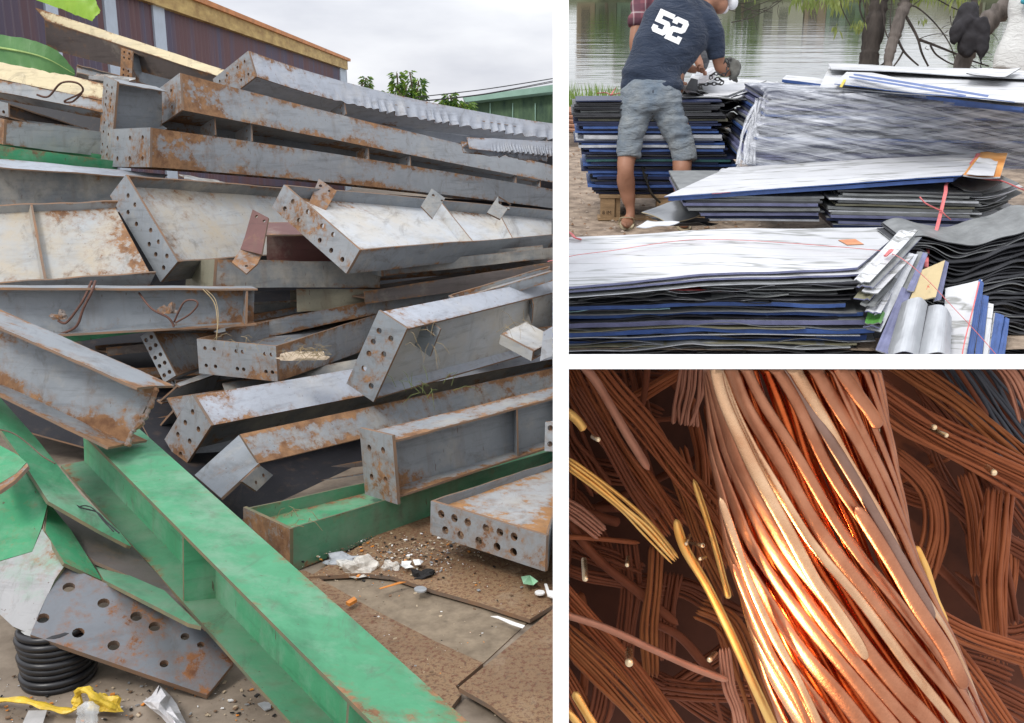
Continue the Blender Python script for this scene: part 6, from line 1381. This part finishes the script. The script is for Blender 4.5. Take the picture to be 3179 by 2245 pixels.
outer = [([(690, -60), (725, 130), (830, 380), (920, 560), (1040, 780), (1150, 980), (1240, 1110), (1320, 1230), (1385, 1335)], 30, 1, 2.865),
 ([(980, -60), (1060, 100), (1200, 320), (1330, 530), (1450, 740), (1560, 930), (1690, 1150)], 27, 3, 2.90),
 ([(1215, -60), (1270, 40), (1340, 140), (1400, 220), (1440, 290)], 32, 0, 2.90),
 ([(1330, 640), (1470, 860), (1600, 1080), (1740, 1290), (1830, 1470)], 33, 0, 2.88),
 ([(720, 600), (790, 800), (860, 1000), (960, 1220), (1080, 1440), (1200, 1700)], 20, 1, 2.90),
 ([(780, 900), (850, 1080), (950, 1300), (1060, 1500), (1150, 1700)], 16, 0, 2.90)]
for pts, wd, ci, z in outer: strand(CT, pts, wd, z, CU[ci], flat=.45)
# loose wires around it
def loose(label, pts, wd, z, mat, zs=None, fl=.7, group='loose copper wires behind the cable', tp=None):
    if wd >= 24:        # a fan of thin wires rather than one thick rod
        o = thing('wire_bundle', label, 'wire bundle', P(*q5(*pts[len(pts)//2][:2]), z), group); made = 0
        nS = max(4, int(wd/6.5)); sp0 = random.uniform(.75, 1.1); sp1 = random.uniform(.75, 1.2)
        for q in range(nS):
            f_ = (q/(nS-1)-.5)*2; pp = []
            for i_, p_ in enumerate(pts):
                a_, b_ = pts[max(0, i_-1)], pts[min(len(pts)-1, i_+1)]; tx, ty = b_[0]-a_[0], b_[1]-a_[1]; ln = math.hypot(tx, ty) or 1
                k_ = wd*f_*(sp0+(sp1-sp0)*i_/(len(pts)-1))*(1+.7*noise.noise(Vector((i_*.9, q*1.3, wd))))+random.uniform(-.09, .09)*wd; pp.append((p_[0]-ty/ln*k_, p_[1]+tx/ln*k_))
            s_ = strand(o, pp, wd/nS*random.uniform(.95, 1.7), z+.03*noise.noise(Vector((q*1.7, wd, z)))+.02*abs(f_), mat, flat=.75, n=8, k=6); made += s_ is not None
        if not made: bpy.data.objects.remove(o)
        return
    o = strand(None, pts, wd, z, mat, name='copper_wire', flat=fl, zs=zs, taper=tp)
    if o: tag(o, label, 'wire', group)
bgw = [('bright golden wire slanting across the left side', [(20, 440), (160, 540), (290, 650), (400, 750), (520, 890)], 24, 3.3, 3, 'end'),
 ('long bright orange gold wire running beside the cable to the bottom', [(520, 700), (560, 830), (660, 1000), (760, 1200), (860, 1420), (990, 1700)], 22, 3.25, 3, None),
 ('rosy thin wire crossing the lower left', [(-20, 1120), (200, 1190), (420, 1290), (600, 1370), (760, 1430)], 17, 3.3, 4, None),
 ('wide brown ribbon of wire from the upper left corner', [(20, -60), (120, 150), (260, 380), (380, 560), (520, 760)], 62, 3.5, 0, None),
 ('second wide brown ribbon, to the right of the corner one', [(110, -60), (230, 110), (380, 280), (520, 460), (700, 700), (800, 900)], 50, 3.45, 0, None),
 ('darker ribbon between the two upper left ones', [(60, 100), (200, 330), (330, 560), (440, 700)], 26, 3.4, 1, None),
 ('grey brown wire along the top left', [(60, -40), (160, 80), (290, 300), (400, 480)], 20, 3.35, 4, None),
 ('orange wire behind the left side of the cable', [(470, 350), (560, 600), (640, 820), (760, 1060)], 24, 3.5, 2, None),
 ('short golden tipped wire at the left side of the cable', [(600, 520), (680, 760), (740, 980), (760, 1060)], 15, 3.35, 3, 'end'),
 ('pale bundle end standing behind the cable top', [(600, -60), (590, 100), (570, 200), (560, 280)], 60, 3.6, 4, 'end'),
 ('brown wire sloping up left of the cable top', [(260, 200), (400, 120), (560, 20), (640, -60)], 26, 3.7, 0, None),
 ('wide brown wire crossing the upper right', [(1380, 100), (1560, 230), (1720, 330), (1900, 420), (2200, 560)], 66, 3.5, 0, None),
 ('orange brown wire along the upper right corner', [(1440, -60), (1620, 60), (1800, 180), (1980, 330), (2200, 520)], 50, 3.6, 2, None),
 ('blue grey metal band in the upper right corner', [(1750, -80), (1880, 100), (1990, 260), (2100, 420)], 90, 3.85, 5, None),
 ('tan wire at the far upper right edge', [(1950, -60), (2060, 60), (2140, 240)], 45, 3.5, 4, None),
 ('upright brown wire at the right', [(1980, 560), (1960, 800), (1950, 1000), (1960, 1260)], 62, 3.6, 0, None),
 ('curved brown wire hugging the right side of the cable', [(1500, 400), (1660, 560), (1700, 760), (1640, 980)], 44, 3.7, 0, None),
 ('thin brown wire fanning right of the cable', [(1600, 460), (1780, 620), (1950, 760), (2200, 900)], 36, 3.8, 1, None),
 ('brown wire crossing low at the right', [(1640, 1120), (1820, 1220), (1980, 1280), (2200, 1340)], 42, 3.4, 0, None),
 ('gold speckled wire beside the cable at the right', [(1600, 820), (1650, 930), (1690, 1060), (1740, 1180)], 20, 3.3, 3, 'both'),
 ('dark wire in the lower right corner', [(1780, 1400), (1900, 1450), (2200, 1600)], 50, 3.7, 1, None),
 ('brown wire running off the lower right corner', [(1760, 1280), (1880, 1440), (2020, 1640), (2100, 1740)], 34, 3.5, 0, None),
 ('orange ribbon in the lower left corner', [(-20, 1190), (180, 1380), (330, 1540), (470, 1700)], 60, 3.4, 2, None),
 ('brown ribbon above the lower left corner', [(-20, 1000), (140, 1180), (340, 1400), (560, 1700)], 46, 3.5, 0, None),
 ('orange wire low beside the cable', [(620, 1100), (760, 1180), (860, 1400), (960, 1700)], 44, 3.45, 2, None),
 ('rosy wire standing at the bottom', [(740, 1280), (760, 1450), (800, 1560), (830, 1700)], 26, 3.3, 4, None),
 ('upright dark red wire in the lower left', [(430, 820), (420, 1000), (400, 1200), (410, 1420)], 30, 3.6, 2, None),
 ('brown upright wire left of the middle', [(300, 800), (320, 1000), (300, 1200), (280, 1420)], 40, 3.75, 1, None),
 ('golden blur of wire at the left edge', [(-20, 620), (80, 680), (190, 770)], 34, 3.6, 4, 'end'),
 ('gold wire at the upper left edge', [(-20, 190), (60, 240), (110, 300)], 20, 3.35, 3, 'end'),
 ('gold wire in the bottom left corner', [(-20, 1520), (60, 1600), (130, 1700)], 18, 3.2, 3, None),
 ('short orange gold wire in the bottom left corner', [(60, 1480), (120, 1580), (190, 1700)], 20, 3.25, 3, None)]
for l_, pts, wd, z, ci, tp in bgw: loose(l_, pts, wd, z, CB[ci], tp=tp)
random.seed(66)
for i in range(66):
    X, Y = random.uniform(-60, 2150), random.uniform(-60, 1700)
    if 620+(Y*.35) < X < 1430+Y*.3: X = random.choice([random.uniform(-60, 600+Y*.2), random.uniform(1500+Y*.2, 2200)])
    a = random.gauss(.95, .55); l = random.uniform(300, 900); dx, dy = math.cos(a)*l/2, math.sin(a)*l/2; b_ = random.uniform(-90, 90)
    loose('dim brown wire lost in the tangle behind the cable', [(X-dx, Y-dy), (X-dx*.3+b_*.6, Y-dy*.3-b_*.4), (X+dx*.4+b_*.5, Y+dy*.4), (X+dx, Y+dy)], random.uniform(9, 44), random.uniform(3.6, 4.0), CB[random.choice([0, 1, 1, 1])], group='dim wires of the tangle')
GL_ = copper('bokeh glint gold', (1, .70, .38), (1, .84, .58), .9, .22, 10, .0)  # out-of-focus highlights put into shape and colour as gold stubs
for (X, Y, r, l_) in ((1484, 322, 30, 'brightest round bokeh glint beside the cable at the upper right'), (1688, 286, 26, 'left of two round bokeh glints at the upper right'), (1746, 324, 22, 'right of two round bokeh glints at the upper right'), (1958, 492, 30, 'round bokeh glint near the right edge'), (566, 814, 18, 'small round bokeh glint left of the cable'), (645, 820, 23, 'larger round bokeh glint close to the left of the cable'), (112, 976, 28, 'round bokeh glint near the left edge'), (310, 1352, 40, 'big golden bokeh glint at the lower left'), (671, 1336, 26, 'pale round bokeh glint left of the cable foot'), (172, 342, 24, 'round bokeh glint at the upper left'), (300, 910, 20, 'dull round bokeh glint left of the middle'), (628, 880, 18, 'bokeh glint just under the larger round one')):
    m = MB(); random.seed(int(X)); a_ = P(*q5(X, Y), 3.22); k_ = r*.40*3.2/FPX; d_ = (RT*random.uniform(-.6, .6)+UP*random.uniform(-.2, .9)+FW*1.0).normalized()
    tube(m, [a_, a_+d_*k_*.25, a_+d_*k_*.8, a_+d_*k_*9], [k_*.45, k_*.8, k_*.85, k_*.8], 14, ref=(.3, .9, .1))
    tag(m.build('bokeh_glint', GL_, smooth=True), l_, 'bokeh glint', 'modelled bokeh highlights around the cable')

# unseen warm spot added to make the copper glow, low at the left of the bay
ld = bpy.data.lights.new('added_warm_spot', 'SPOT'); ld.shadow_soft_size = .07; ld.spot_size = R(60); ld.spot_blend = 1.0; ld.energy = 150; ld.color = (1, .68, .36)
lo_ = bpy.data.objects.new('added_warm_spot', ld); COL.objects.link(lo_)
lp_ = CAM+RT*.15+UP*-1.10+FW*2.56; tg_ = P(*q5(1160, 1160), 2.95)
lo_.location = lp_; lo_.rotation_euler = (lp_-tg_).to_track_quat('Z', 'Y').to_euler()
